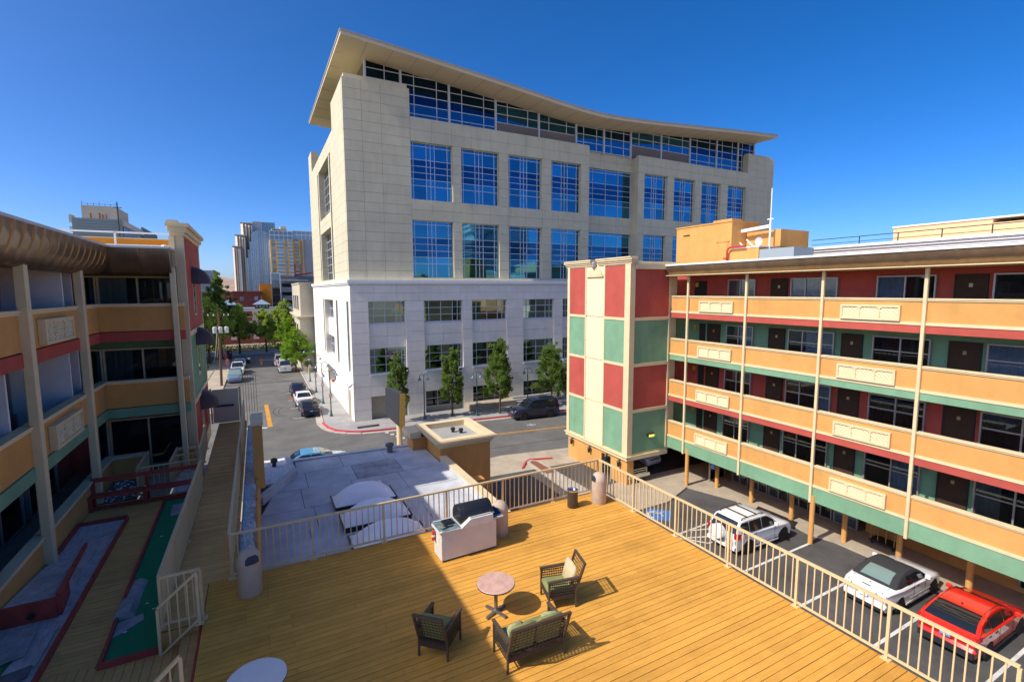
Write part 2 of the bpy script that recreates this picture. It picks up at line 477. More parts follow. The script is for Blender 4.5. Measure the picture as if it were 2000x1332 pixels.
# driveway island
isl = structure(MB().prism([(16.75, 23.5), (18.0, 23.5), (17.9, 30.0), (17.5, 30.6), (17.0, 30.3)], G - .02, G + .14).build("driveway_island", "kerb_grey"))
structure(MB().prism([(17.05, 27.6), (17.75, 27.6), (17.7, 30.0), (17.45, 30.35), (17.15, 30.1)], G, G + .146).build("island_pavers", "brick_paver"))
b = MB(); b.bar((16.2, 29.5, G + .05), (17.0, 30.45, G + .07), .12, .12); b.bar((17.0, 30.45, G + .07), (17.5, 30.75, G + .07), .12, .12); b.bar((17.5, 30.75, G + .07), (19.2, 30.3, G + .05), .12, .12)
structure(b.build("island_kerb_red", "kerb_red"))
# lawn, pavement and far road on the far side of the side street
structure(MB().prism([(-60, 62), (-7.6, 62), (-7.6, 104), (-60, 104)], G - .02, G + .12).build("lawn", "lawn"))
structure(MB().prism([(-7.6, 58), (-4.65, 58), (-4.3, 96), (-4.0, 104), (-7.6, 104)], G - .02, G + .13).build("left_pavement", "concrete"))
structure(MB().prism([(-60, 96.2), (-7.61, 96.2), (-7.61, 98.2), (-60, 98.2)], G, G + .135).build("lawn_path", "sidewalk"))
structure(MB().prism([(-80, 112), (60, 109), (60, 116), (-80, 119)], G - .02, G + .13).build("river_walk", "sidewalk"))

def marking(name, quads, m, z=.008):
    b = MB()
    for q in quads: b.add([(x, y, G + z) for x, y in q], [tuple(range(len(q)))])
    return structure(b.build(name, m))
def strip(x0, y0, x1, y1, w):
    d = Vector((x1 - x0, y1 - y0)).normalized(); n = Vector((-d.y, d.x)) * w / 2
    return [(x0 - n.x, y0 - n.y), (x1 - n.x, y1 - n.y), (x1 + n.x, y1 + n.y), (x0 + n.x, y0 + n.y)]
marking("centre_line", [strip(11.6, 38.6, 120, 25.5, .13), strip(11.6, 38.85, 120, 25.75, .13), strip(7.2, 37.6, 9.4, 37.3, .16)], "road_yellow")
marking("side_street_line", [strip(.50, 50.2, .30, 60.5, .40), strip(.15, 94, .0, 103, .35)], "road_yellow")
marking("stop_line", [strip(-3.6, 50.9, .25, 50.0, .32), strip(-.3, 100.5, 4.6, 100.5, .4)], "road_white")
marking("crossing_ticks", [strip(9.6 + i * .28, 43.1 - i * .75, 9.9 + i * .28, 43.05 - i * .75, .35) for i in range(7)], "road_white")
marking("parking_ticks", [strip(2.6, y, 3.6, y, .12) for y in (52.4, 57.0, 61.4, 66)] + [strip(22.0, 39.2, 22.9, 39.05, .12), strip(22.4, 38.85, 22.5, 39.5, .12)], "road_white")
# the motel's stalls
SL = [strip(18.4, 17.45, 24.4, 17.75, .11), strip(19.0, 13.62, 24.0, 13.72, .12), strip(18.6, 10.95, 24.4, 11.02, .12), strip(18.9, 8.36, 24.4, 8.42, .12), strip(18.9, 5.75, 24.4, 5.8, .12), strip(18.9, 3.1, 24.4, 3.15, .12)]
SL += [strip(18.4, 17.45, 19.5, 16.1, .11), strip(19.5, 16.1, 24.2, 16.3, .11), strip(18.7, 17.1, 21.0, 16.2, .1), strip(19.6, 17.5, 23.2, 16.3, .1), strip(21.4, 17.6, 24.3, 16.6, .1)]
marking("stall_lines", SL, "road_white", .012)
marking("wheelchair_field", [[(18.62, 19.55), (19.58, 18.72), (20.55, 19.6), (19.60, 20.62)]], "hc_blue", .010)
def arc2(cx, cy, r, a0, a1, w, n=14):
    out = []
    for i in range(n):
        t0, t1 = a0 + (a1 - a0) * i / n, a0 + (a1 - a0) * (i + 1) / n
        p = lambda t, rr: (cx + rr * math.cos(t), cy + rr * math.sin(t))
        out.append([p(t0, r - w / 2), p(t1, r - w / 2), p(t1, r + w / 2), p(t0, r + w / 2)])
    return out
wc = arc2(19.38, 19.70, .40, R(-60), R(215), .11) + [strip(19.42, 20.0, 19.80, 19.62, .075), strip(19.80, 19.62, 19.98, 19.80, .075), strip(19.62, 19.98, 19.92, 19.66, .06), strip(19.98, 19.80, 20.1, 19.72, .07)]
wc += arc2(19.28, 20.12, .035, 0, 2 * math.pi, .07, 8)
marking("wheelchair_symbol", wc, "road_white", .016)
# welcome mat of the lobby
o = MB().prism([(24.5, 17.25), (25.35, 17.55), (25.45, 15.25), (24.6, 14.95)], G + .09, G + .105).build("door_mat", "trim_black", org=(25, 16, G + .09))
tag(o, "long dark printed mat lying before the lobby doors", "mat")
b = MB(); b.lathe(25.0, 16.75, [(.17, G + .106), (.17, G + .11)], 12)
b.build("mat_crest", "cart_brass", o)
# skid marks and repair seams in the side street
b = MB()
for rr, cx, cy in ((4.2, 5.6, 56.0), (5.0, 5.9, 56.3), (3.1, 6.2, 57.5)):
    for q in arc2(cx, cy, rr, R(150), R(215), .09, 18): b.add([(x, y, G + .006) for x, y in q], [(0, 1, 2, 3)])
for q in [strip(-4, 68.3, 5, 69.0, .08), strip(-3, 62.2, 5.2, 62.9, .06), strip(10, 35.2, 60, 31, .07), strip(-20, 35.6, 9, 36, .06)]: b.add([(x, y, G + .006) for x, y in q], [(0, 1, 2, 3)])
structure(b.build("tyre_marks", "roof_tar"))
o = MB().lathe(3.1, 62.4, [(.62, G + .002), (.62, G + .012)], 20).build("manhole_cover", "brick_paver", org=(3.1, 62.4, G)); tag(o, "round rusty manhole cover in the side street", "manhole cover")
o = box(7.6, 9.6, 45.15, 45.85, G + .128, G + .14).build("pavement_grate", "dark_metal", org=(8.6, 45.5, G + .128)); tag(o, "dark flat grate set in the pavement at the courthouse corner", "grate")
b = MB()
for q in [strip(6.1, 46.6, 9.2, 46.2, .06), strip(9.2, 46.2, 12.5, 45.0, .06)]: b.add([(x, y, G + .133) for x, y in q], [(0, 1, 2, 3)])
structure(b.build("pavement_seam_red", "kerb_red"))

# hills
random.seed(5)
b = MB(); n = 60; ring0 = []; ring1 = []; ring2 = []
for i in range(n + 1):
    x = -2600 + 5200 * i / n
    hgt = 52 + 26 * math.sin(x / 310 + .4) + 16 * math.sin(x / 97 + 1.0) + 9 * math.sin(x / 41)
    hgt += 34 * math.exp(-((x + 190) / 90) ** 2)
    ring0.append((x, 2150, G - 2)); ring1.append((x, 2500, max(18, hgt) * .62)); ring2.append((x, 2900, max(25, hgt) * 1.0))
b.loft([ring0, ring1, ring2], cap=False, close=False)
structure(b.build("hills", "hill_dust", smooth=60))

# ------------------------------------------------------------------ courthouse
CH = thing("courthouse", (30, 60, G), "large pale stone office block with blue glass and a winged overhanging roof", "building")
YU, YP, XU, XP = 48.3, 47.72, 7.82, 7.74      # upper front, podium front, upper side, podium side
def zroof(x):
    pts = [(7.0, 22.05), (13.4, 21.5), (18.4, 21.02), (23.9, 20.5), (30.1, 19.82), (33.5, 19.55), (35.8, 19.47), (38.5, 19.55), (42.0, 19.72), (49.1, 20.22), (58.6, 20.9), (66.2, 21.38)]
    for (a, za), (c, zc) in zip(pts, pts[1:]):
        if x <= c: return za + (zc - za) * (x - a) / (c - a)
    return pts[-1][1]
b = MB()
b.box(XU + 1.0, 35.58, YU + .55, 50.2, 1.0, 16.4); b.box(43.2, 69.2, YU + .55, 50.2, 1.0, 16.4); b.box(XU + 1.0, 69.2, 50.201, 80, 1.0, 16.4)
b.box(XP + .95, 75, YP + .55, 81, G, .9)
b.box(10.2, 66.0, 49.6, 72, 16.0, 19.2)
b.build("mass", "court_joint", CH)
PAN = []      # panels waiting: (priority, x0,x1,y0,y1,z0,z1, material)
def panels_front(x0, x1, z0, z1, y, thick, m, rows, cols, pr=0):
    for i in range(cols):
        a, c = x0 + (x1 - x0) * i / cols, x0 + (x1 - x0) * (i + 1) / cols
        for k in range(rows):
            e, f = z0 + (z1 - z0) * k / rows, z0 + (z1 - z0) * (k + 1) / rows
            PAN.append((pr + (a - 7) * .02, a + .010, c - .010, y, y + thick, e + .010, f - .010, m))
def panels_side(y0, y1, z0, z1, x, thick, m, rows, cols, pr=0):
    for i in range(cols):
        a, c = y0 + (y1 - y0) * i / cols, y0 + (y1 - y0) * (i + 1) / cols
        for k in range(rows):
            e, f = z0 + (z1 - z0) * k / rows, z0 + (z1 - z0) * (k + 1) / rows
            PAN.append((pr + .4 + (a - 48) * .03, x, x + thick, a + .010, c - .010, e + .010, f - .010, m))
CP, PP = "court_panel", "podium_panel"
# left corner pier
for a, c in ((XU, 9.5), (9.5, 11.3), (11.3, 14.08)):
    panels_front(a, c, 1.02, 19.4, YU, .5, CP, 20, 1, -1)
W1 = [(14.08, 18.42), (19.40, 23.72), (24.87, 29.07), (30.33, 34.42)]
W2 = [(44.2, 48.12), (49.3, 53.2), (54.42, 58.2), (59.62, 63.42)]
def facade(ws, x0, x1, ztop):
    xs = [x0] + [v for w in ws for v in w] + [x1]
    for k in range(0, len(xs), 2):
        if xs[k + 1] - xs[k] > .2:
            panels_front(xs[k], xs[k + 1], 9.02, 14.58, YU, .5, CP, 6, 1)
            panels_front(xs[k], xs[k + 1], 1.28, 7.0, YU, .5, CP, 6, 1)
    nb = max(1, round((x1 - x0) / 2.25))
    panels_front(x0, x1, 14.58, ztop, YU, .5, CP, 2, nb)
    panels_front(x0, x1, 7.0, 9.02, YU, .5, CP, 2, nb)
    panels_front(x0, x1, 1.02, 1.28, YU, .5, CP, 1, nb)
facade(W1, 14.08, 35.6, 16.75)
facade(W2, 43.15, 63.7, 16.55)
panels_front(35.6, 43.15, 14.73, 16.6, YU + 1.2, .4, CP, 2, 3)
panels_front(35.6, 43.15, 7.0, 9.05, YU + 1.2, .4, CP, 2, 3)
panels_front(35.6, 43.15, 1.02, 1.28, YU + 1.2, .4, CP, 1, 3)
for k in range(3): panels_front(63.7 + k * 1.9, 63.7 + (k + 1) * 1.9, 1.02, 19.1, YU, .5, CP, 19, 1, .4)
panels_side(YU + .502, YU + 1.6, 1.02, 16.5, 43.15, .4, CP, 16, 1, .5)      # return of the right-hand block
panels_side(YU + .51, 55.6, 16.7, 19.4, XU, .95, CP, 3, 3)
# side of the upper block
panels_side(YU + .51, 57.6, 1.02, 16.7, XU, .95, CP, 17, 3)
panels_side(58.5, 59.2, 1.3, 15.0, XU, .95, CP, 15, 1)
panels_side(68.6, 69.3, 1.3, 15.0, XU, .95, CP, 15, 1)
panels_side(70.1, 80, 1.02, 16.7, XU, .95, CP, 17, 3, .3)
panels_side(57.6, 70.1, 15.0, 16.7, XU, .95, CP, 2, 4)
panels_side(59.2, 68.6, 7.2, 8.9, XU, .95, CP, 2, 3)
panels_side(57.6, 70.1, 1.02, 1.3, XU, .95, CP, 1, 4)
panels_side(76.2, 80, 16.7, 19.6, XU, .95, CP, 3, 1, .3)
# podium
WP = [(9.4, 13.0), (14.9, 19.08), (20.16, 24.3), (26.35, 30.42), (31.6, 35.7), (37.4, 41.5), (43.2, 47.3), (49, 53.1), (54.8, 58.9), (60.6, 64.7)]
xs = [XP] + [v for w in WP for v in w] + [70]
for k in range(0, len(xs), 2):
    panels_front(xs[k], xs[k + 1], -8.1, -1.02, YP, .5, PP, 7, 1, -.5)
    panels_front(xs[k], xs[k + 1], G, -8.1, YP, .5, PP, 4, 1, -.5)
for a, c in WP:
    panels_front(a, c, -5.6, -3.3, YP + .26, .24, PP, 2, 2)
    panels_front(a, c, -10.3, -8.28, YP, .5, PP, 2, 2)
panels_front(XP, 70, -1.02, .56, YP, .5, PP, 2, 28, -.3)
ys = [(YP + .51, 48.75), (50.0, 55.9), (57.2, 59.3), (67.3, 67.9), (68.9, 81)]
for a, c in ys: panels_side(a, c, -8.0, -1.05, XP, .92, PP, 4, max(1, round((c - a) / 3.0)), .1)
panels_side(59.3, 67.3, -5.6, -3.4, XP + .4, .5, PP, 1, 2)
panels_side(YP + .51, 81, -1.05, .56, XP, .92, PP, 1, 8, .2)
panels_side(YP + .51, 59.3, G, -8.0, XP, .92, PP, 3, 4, .2)
panels_side(66.6, 81, G, -8.0, XP, .92, PP, 3, 4, .2)
panels_side(59.3, 66.6, -9.3, -8.0, XP, .92, PP, 1, 2, .2)
panels_side(59.3, 66.6, G, -11.6, XP, .92, PP, 1, 2, .2)
PAN.sort(key=lambda p: p[0])
rest = MB()
for k, (pr, x0, x1, y0, y1, z0, z1, m) in enumerate(PAN):
    if k < 300: ubox("stone_panel", m, CH, x0, x1, y0, y1, z0, z1)
    else:
        rest.mi = 0 if m == CP else 1
        rest.box(x0, x1, y0, y1, z0, z1)
stuff(rest.build("stone_panel_rest", [CP, PP], CH))
# trims: podium cornice, copings, sills
b = MB()
b.box(XP - .22, 70.2, YP - .25, YU + .1, .74, 1.02); b.box(XP - .12, 70.1, YP - .13, YU, .58, .738)
b.box(XP - .22, XP + .8, YU + .12, 81.1, .74, 1.019); b.box(XP - .12, XP + .8, YU + .12, 81, .58, .738)
b.build("podium_cornice", "podium_trim", CH)
b = MB()
for a, c in WP:
    b.box(a + .01, c - .01, YP - .1, YP + .45, -8.28, -8.1)
    b.box(a + .01, c - .01, YP + .24, YP + .46, -3.3, -3.16)
b.build("window_sills", "mullion", CH)
b = MB()
b.box(XU + .18, 13.9, YU + .2, 55.4, 19.42, 19.8)
b.box(63.9, 69.2, YU + .2, 55, 19.12, 19.45)
b.box(14.1, 35.55, YU + .03, YU + .6, 16.752, 16.86); b.box(43.2, 63.6, YU + .03, YU + .6, 16.56, 16.66)
b.box(63.72, 64.1, YU + .5, 54, 16.6, 19.1)
b.build("coping", CP, CH)
# windows
NPANE = [0]
def window_grid(name, xs_, zs_, y, gm, bar=.055, depth=.07, thin=.5, lim=300, gm2=None, dark_rows=()):
    # bars of a window on a plane of constant y, panes behind them
    b = MB(); w, h = .5 * bar, .5 * bar
    for i, x in enumerate(xs_):
        b.box(x - w, x + w, y - depth, y + .02, zs_[0], zs_[-1])
    for z in zs_:
        b.box(xs_[0], xs_[-1], y - depth + .012, y + .018, z - h, z + h)
    fr = b.build(name, "mullion", CH)
    rest = MB()
    for i in range(len(xs_) - 1):
        for k in range(len(zs_) - 1):
            x0, x1, z0, z1 = xs_[i] + w * .6, xs_[i + 1] - w * .6, zs_[k] + h * .6, zs_[k + 1] - h * .6
            g = gm2 if (gm2 and k in dark_rows) else gm
            if min(x1 - x0, z1 - z0) >= thin and NPANE[0] < lim:
                NPANE[0] += 1
                ubox("pane", g, fr, x0, x1, y - .012, y + .012, z0, z1, (random.gauss(0, .0022), 0, random.gauss(0, .0022)))
            else:
                rest.mi = 0 if g == gm else 1
                rest.box(x0, x1, y - .012, y + .012, z0, z1)
    if rest.v: stuff(rest.build("pane_strips", [gm, gm2 or gm], fr))
    return fr
def cuts(a, c, fr):
    s = sum(fr); out = [a]; t = 0
    for f in fr: t += f; out.append(a + (c - a) * t / s)
    return out
ROWS = (1.35, .62, .62, .62, .62, 1.25, .33)
for zr in ((9.05, 14.56), (1.3, 6.98)):
    for a, c in W1 + W2:
        window_grid("window", cuts(a, c, (.32, 1.3, .42, .42, 1.3, .42)), cuts(zr[0], zr[1], ROWS), YU + .46, "court_glass", gm2="court_glass_deep", dark_rows=(2, 3, 4), lim=230)
    window_grid("window", cuts(35.7, 43.1, (1.4, 1.9, 1.9, 1.9)), cuts(zr[0], zr[1] + .1, ROWS), YU + 1.5, "court_glass", gm2="court_glass_deep", dark_rows=(2, 3, 4), lim=240)
for zr in ((-3.15, -1.03), (-8.08, -5.62)):
    for a, c in WP:
        window_grid("window", cuts(a, c, (.55, 1.15, 1.15, .5, .4)), cuts(zr[0], zr[1], (1, 1, 1)), YP + .47, "podium_glass", lim=290)
# ground floor openings: dark glass behind a shadowed recess
for k, (a, c) in enumerate(WP):
    if k in (0,):
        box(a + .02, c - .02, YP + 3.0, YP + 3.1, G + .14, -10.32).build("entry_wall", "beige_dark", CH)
        continue
    window_grid("ground_window", cuts(a, c, (1, 1, 1)), cuts(-12.0, -10.32, (1, 1)), YP + .47, "car_glass", lim=300)
# the glazed top storey
BX = [10.1, 13.5, 18.5, 23.8, 29.2, 34.3, 38.4, 42.6, 47.7, 52.9, 58.1, 62.5, 66.0]
for k in range(len(BX) - 1):
    a, c = BX[k], BX[k + 1]
    top = min(zroof(a), zroof(c)) - .05 + .35
    zb = 18.05 if k in (3, 4, 7, 8) else 16.6
    zs = [zb]
    while zs[-1] + .88 < top: zs.append(zs[-1] + .88)
    zs.append(top)
    window_grid("curtain_wall", cuts(a + .09, c - .09, (1, 1.9, 1) if k else (1.2, 1)), zs, 49.3, "crown_glass", bar=.07, gm2="crown_glass_deep", dark_rows=range(2, 9), lim=300)
    if k in (3, 4, 7, 8):
        lv = MB()
        z = 16.7
        while z < 17.95: lv.box(a + .1, c - .1, 49.25, 49.40, z, z + .085); z += .13
        lv.build("louver_panel", "louver", CH)
for k, x in enumerate(BX): ubox("curtain_wall_post", "mullion", CH, x - .09, x + .09, 49.12, 49.42, 16.4, zroof(x) - .05)
b = MB()      # glazed end of the top storey, facing the side street
b.box(10.0, 10.06, 49.45, 71, 16.5, 21.4)
b.build("end_glazing", "court_glass_deep", CH)
# roof: a valley of two rising wings, thin edge, pale soffit boards
NS = 44; x0, x1 = 7.45, 66.0
lo, hi = [], []
sof = MB(); top = MB(); fas = MB()
ring = lambda x: [(x, 45.6, zroof(x) - .28), (x, 45.6, zroof(x) + .12), (x, 46.2, zroof(x) + .2), (x, 73.2, zroof(x) + .75), (x, 73.2, zroof(x) + .35), (x, 49.3, zroof(x) - .18)]
xx = [x0 + (x1 - x0) * i / NS for i in range(NS + 1)]
top.loft([ring(x) for x in xx])
top.build("roof", "soffit", CH, smooth=25)
fas.loft([[(x, 45.54, zroof(x) + .02), (x, 45.54, zroof(x) + .17), (x, 45.9, zroof(x) + .26), (x, 45.9, zroof(x) + .1)] for x in xx])
fas.loft([[(x0 - .06, y, zroof(x0) + .04 + (y - 45.6) * .02), (x0 - .06, y, zroof(x0) + .2 + (y - 45.6) * .02), (x0 + .2, y, zroof(x0) + .24 + (y - 45.6) * .02), (x0 + .2, y, zroof(x0) + .1 + (y - 45.6) * .02)] for y in (45.6, 73.2)])
fas.build("roof_edge", "roof_edge", CH)
b = MB()
for k in range(1, 26):
    x = x0 + (x1 - x0) * k / 26
    b.bar((x, 45.62, zroof(x) - .285), (x, 49.2, zroof(x) - .185), .04, .02)
for k in range(1, 8):
    y = 46 + k * 3.3
    b.bar((7.5, y, zroof(7.5) - .26 + (y - 45.6) * .02), (10, y, zroof(10) - .2 + (y - 45.6) * .02), .04, .02)
b.build("soffit_seams", "beige_dark", CH)
# side street openings
for (y0, y1, z0, z1, xx_) in ((59.2, 68.6, 8.9, 15.0, XU), (59.2, 68.6, 1.3, 7.2, XU), (59.3, 67.3, -3.4, -1.05, XP), (59.3, 67.3, -8.0, -5.6, XP), (59.3, 66.6, -11.6, -9.3, XP)):
    b = MB(); n = max(2, round((z1 - z0) / 1.0))
    for k in range(n + 1): b.box(xx_ + .70, xx_ + .78, y0, y1, z0 + (z1 - z0) * k / n - .03, z0 + (z1 - z0) * k / n + .03)
    for k in range(5): b.box(xx_ + .712, xx_ + .772, y0 + (y1 - y0) * k / 4 - .03, y0 + (y1 - y0) * k / 4 + .03, z0, z1)
    w = b.build("side_window", "mullion", CH)
    box(xx_ + .75, xx_ + .77, y0, y1, z0, z1).build("pane", "podium_glass" if z1 < 1 else "court_glass_deep", w)
b = MB()
for y0, y1, z0, z1, xx_ in ((57.6, 58.5, 1.3, 15, XU), (69.3, 70.1, 1.3, 15, XU), (48.75, 50.0, -8, -1.05, XP), (55.9, 57.2, -8, -1.05, XP), (67.9, 68.9, -8, -1.05, XP)):
    b.box(xx_ + .6, xx_ + .64, y0, y1, z0, z1)
b.build("slot_glazing", "court_glass_deep", CH)
b = MB()
b.box(XP - .04, XP + .1, 49.4, 50.6, G, G + 2.9); b.build("side_door", "beige_dark", CH)
b = MB(); b.bar((7.6, 47.6, -8.9), (7.2, 47.3, -9.1), .12, .16); b.bar((7.74, 47.7, -8.85), (7.6, 47.6, -8.9), .05, .05)
b.build("security_camera", "white_metal", CH)
# steps and planters between the piers
b = MB()
b.box(19.2, 24.6, 46.2, 47.7, G + .1, G + .75)
b.build("planter_wall", "concrete", CH)
b = MB()
for k in range(4): b.box(24.7, 31.3, 46.0 + k * .4, 47.71, G + .12 + k * .17, G + .29 + k * .17 - .003)
b.build("steps", "sidewalk", CH)

# ------------------------------------------------------------------ motel helpers
def motel_window(par, face, u0, u1, z0, z1, sgn, axis, splits=(1, 1.15), mid=None, curtain="curtain_room_dark", name="window", fm="alu_frame", dep=.13):
    # face: wall coordinate; sgn: outward direction along the axis ('x' or 'y')
    b = MB()
    def bx(d0, d1, a, c, e, f, mb):
        p, q = sorted((face + sgn * d0, face + sgn * d1))
        if axis == 'x': mb.box(p, q, a, c, e, f)
        else: mb.box(a, c, p, q, e, f)
    t = .06
    bx(.0, dep, u0, u0 + t, z0, z1, b); bx(.0, dep, u1 - t, u1, z0, z1, b)
    bx(.0, dep - .004, u0 + t, u1 - t, z0, z0 + t, b); bx(.0, dep - .004, u0 + t, u1 - t, z1 - t, z1, b)
    us = cuts(u0 + t, u1 - t, splits)
    for u in us[1:-1]: bx(dep - .09, dep - .006, u - .03, u + .03, z0 + t, z1 - t, b)
    if mid:
        zm = z0 + (z1 - z0) * mid
        bx(dep - .08, dep - .012, u0 + t, u1 - t, zm - .025, zm + .025, b)
    fr = b.build(name, fm, par)
    for k in range(len(us) - 1):
        g = MB(); bx(dep - .05, dep - .044, us[k] + .02, us[k + 1] - .02, z0 + t, z1 - t, g); g.build("pane", "motel_glass", fr)
    rv = random.Random(int(u0 * 131 + z0 * 977 + face * 53)); fr_ = rv.choice((.35, .5, .62, 1.0, 1.0)); lft = rv.random() < .5
    bk = MB(); bx(.004, .012, u0 + t, u1 - t, z0 + t, z1 - t, bk); bk.build("unlit_room_panel", "curtain_room_dark", fr)  # dark sheet standing in for the unlit room behind the glass
    c = MB(); n = max(6, int((u1 - u0) * fr_ / .09)); r0, r1 = [], []
    ua = u0 + t + (0 if lft else (u1 - u0 - 2 * t) * (1 - fr_))
    if curtain == "curtain_room_dark": curtain = rv.choice(("curtain_room_dark", "curtain_grey", "curtain_blue"))
    for i in range(n + 1):
        u = ua + (u1 - u0 - 2 * t) * fr_ * i / n; d = .018 + .022 * (i % 2)
        p = (face + sgn * d, u) if axis == 'x' else (u, face + sgn * d)
        r0.append((*p, z0 + t)); r1.append((*p, z1 - t))
    c.loft([r0, r1], cap=False, close=False); c.build("curtain", curtain, fr)
    return fr
def lattice(par, x, y0, y1, z0, z1, sgn, depth=.16):
    # cream relief panel on a balcony front: frame, three trellis fields with pendants
    xo = x + sgn * depth; p, q = sorted((x + sgn * .01, xo)); b = MB()
    t = .09
    b.box(p, q, y0, y1, z1 - t, z1); b.box(p, q, y0, y1, z0, z0 + t)
    b.box(p, q, y0, y0 + t, z0 + t, z1 - t); b.box(p, q, y1 - t, y1, z0 + t, z1 - t)
    b.box(*sorted((x + sgn * .01, x + sgn * (depth - .05))), y0 + t, y1 - t, z0 + t, z1 - t)
    fr = b.build("relief_panel", "cream_paint", par)
    g = MB(); W = y1 - y0 - 2 * t; Hh = z1 - z0 - 2 * t; a = x + sgn * (depth - .04)
    n = max(9, int(W / .17))
    for i in range(-int(Hh / .17) - 1, n + 1):
        for s_ in ((1,) if W > 1.9 and abs(x) > 10 else (1, -1)):
            ya = y0 + t + i * .17 if s_ > 0 else y0 + t + (i + 1) * .17 + Hh
            pa, pb = (ya, z0 + t), (ya + s_ * Hh, z1 - t)
            def clip(u, v, lo, hi):
                (ua, za), (ub, zb) = u, v
                if ua > ub: (ua, za), (ub, zb) = (ub, zb), (ua, za)
                if ub <= lo or ua >= hi: return None
                if ua < lo: za = za + (zb - za) * (lo - ua) / (ub - ua); ua = lo
                if ub > hi: zb = za + (zb - za) * (hi - ua) / (ub - ua); ub = hi
                return (ua, za), (ub, zb)
            c = clip(pa, pb, y0 + t, y1 - t)
            if c: g.bar((a, *c[0]), (a, *c[1]), .022, .022, up=(1, 0, 0))
    g.build("trellis", "cream_panel", fr)
    pd = MB()
    for f in (1 / 3, 2 / 3):
        yc = y0 + (y1 - y0) * f
        pd.box(*sorted((x + sgn * .1, x + sgn * (depth - .012))), yc - .035, yc + .035, z0 + t, z1 - t)
        pd.box(*sorted((x + sgn * .1, x + sgn * (depth - .004))), yc - .09, yc + .09, z1 - t - .05, z1 - t)
    pd.build("pendants", "cream_paint", fr)
    return fr
def canopy(par, path, ztop, hgt, out, seg=.62, name="roof_canopy_segment"):
    # convex sheet metal eave made of overlapping curved sections; path: plan points, out: outward normal per leg
    for (p0, p1, nrm) in path:
        p0, p1, nv = Vector(p0), Vector(p1), Vector(nrm)
        Ln = (p1 - p0).length; n = max(1, round(Ln / seg)); d = (p1 - p0) / n
        prof = []
        for k in range(9):
            t = math.pi / 2 * k / 8
            prof.append((out * (math.cos(t) * .9 + .1) - out, -hgt * math.sin(t)))
        for i in range(n):
            a, c = p0 + d * i, p0 + d * (i + 1); b = MB(); rings = []
            for q, lift in ((a, .0), (a + (c - a) * .88, .0), (a + (c - a) * .93, .022), (c - (c - a) * .004, .022)):
                rr = [(q.x + nv.x * (o_ + lift), q.y + nv.y * (o_ + lift), ztop + z_ - lift * .4) for o_, z_ in prof]
                rr += [(q.x - nv.x * (out + .05), q.y - nv.y * (out + .05), ztop - hgt), (q.x - nv.x * (out + .05), q.y - nv.y * (out + .05), ztop)]
                rings.append(rr)
            b.loft(rings); b.build(name, "brown_metal", par, smooth=40)

# ------------------------------------------------------------------ right wing of the motel
XR, XB = 24.0, 25.7
RW = thing("motel_wing", (27, 12, G), "four storey motel wing with tan balconies, red and green bands above the parking stalls", "building")
RAILS = [-.40, -3.16, -5.90, -8.66]
BAND = ["red_stucco", "green_stucco", "red_stucco", "green_stucco"]
YE = 23.45
for f, zr in enumerate(RAILS):
    ceil = [1.0, -1.82, -4.58, -7.32][f]
    fl = zr - 1.1
    box(XB, 32, 0.5, YE + 1.2, fl - .02, ceil).build("storey_wall", BAND[f], RW)
    box(XR + .06, XB - .004, 0.5, YE, fl - .22, fl).build("gallery_floor", "concrete", RW)
    low = zr - 1.42 if f < 3 else zr - 1.86
    b = MB(); b.box(XR - .02, XR + .055, .5, YE, low, zr - 1.10); b.build("fascia", BAND[f], RW)
    b = MB(); b.box(XR - .05, XR + .06, .5, YE, zr - 1.098, zr - .975); b.build("moulding", "cream_paint", RW)
    PY = [YE, 22.0, 17.9, 13.8, 9.75, 5.65, 1.6]
    for k in range(len(PY) - 1):
        ubox("balcony_panel", "tan_stucco", RW, XR, XR + .14, PY[k + 1] + .003, PY[k] - .003, zr - .972, zr - .06)
        b = MB(); b.box(XR - .07, XR + .2, PY[k + 1] + .05, PY[k] - .05, zr - .058, zr + .0); b.box(XR - .04, XR + .17, PY[k + 1] + .05, PY[k] - .05, zr - .12, zr - .0585)
        b.build("cap_rail", "cream_paint", RW)
    for (a, c) in ((18.72, 21.12), (10.58, 12.95), (2.4, 4.8)):
        lattice(RW, XR, a, c, zr - .96, zr - .30, -1, .13)
    # doors and windows of the rooms
    wz0, wz1 = fl + .35, zr + .98
    for (a, c, sp) in ((18.6, 20.45, (1.15, 1)), (14.07, 16.48, (.8, 1.2, .95)), (10.1, 12.35, (1, 1)), (6.0, 8.28, (1, 1.2)), (1.8, 4.1, (1, 1))):
        motel_window(RW, XB, a, c, wz0, wz1, -1, 'x', sp, .62 if f else None, ["curtain_room_dark", "curtain_blue", "curtain_room_dark"][(f + int(a)) % 3])
    for k, (a, c) in enumerate(((21.0, 21.85), (16.75, 17.6), (12.85, 13.7), (8.5, 9.45), (4.5, 5.35))):
        if f == 0 and k in (0, 2): continue
        dz1 = zr + .92
        d = box(XB - .06, XB - .002, a, c, fl + .01, dz1).build("room_door", "door_brown", RW)
        box(XB - .068, XB - .0605, (a + c) / 2 - .06, (a + c) / 2 + .06, zr + .45, zr + .60).build("number_plate", "cart_brass", d)
        MB().bar((XB - .10, a + .09, zr - .1), (XB - .06, a + .09, zr - .1), .07, .05).build("handle", "chrome", d)
        b = MB(); b.box(XB - .075, XB - .004, a - .06, a - .002, fl + .01, dz1 + .06); b.box(XB - .075, XB - .004, c + .002, c + .06, fl + .01, dz1 + .06); b.box(XB - .074, XB - .004, a, c, dz1 + .002, dz1 + .06)
        b.build("frame", "trim_black", d)
    box(XB - .12, XB - .004, 22.75, 22.95, zr + .55, zr + .85).build("wall_lamp", "sign_gold", RW)
    box(XB - .008, XB + .3, 22.1, 22.6 if f else 23.1, fl, zr + .95).build("passage_shade", "trim_black", RW)
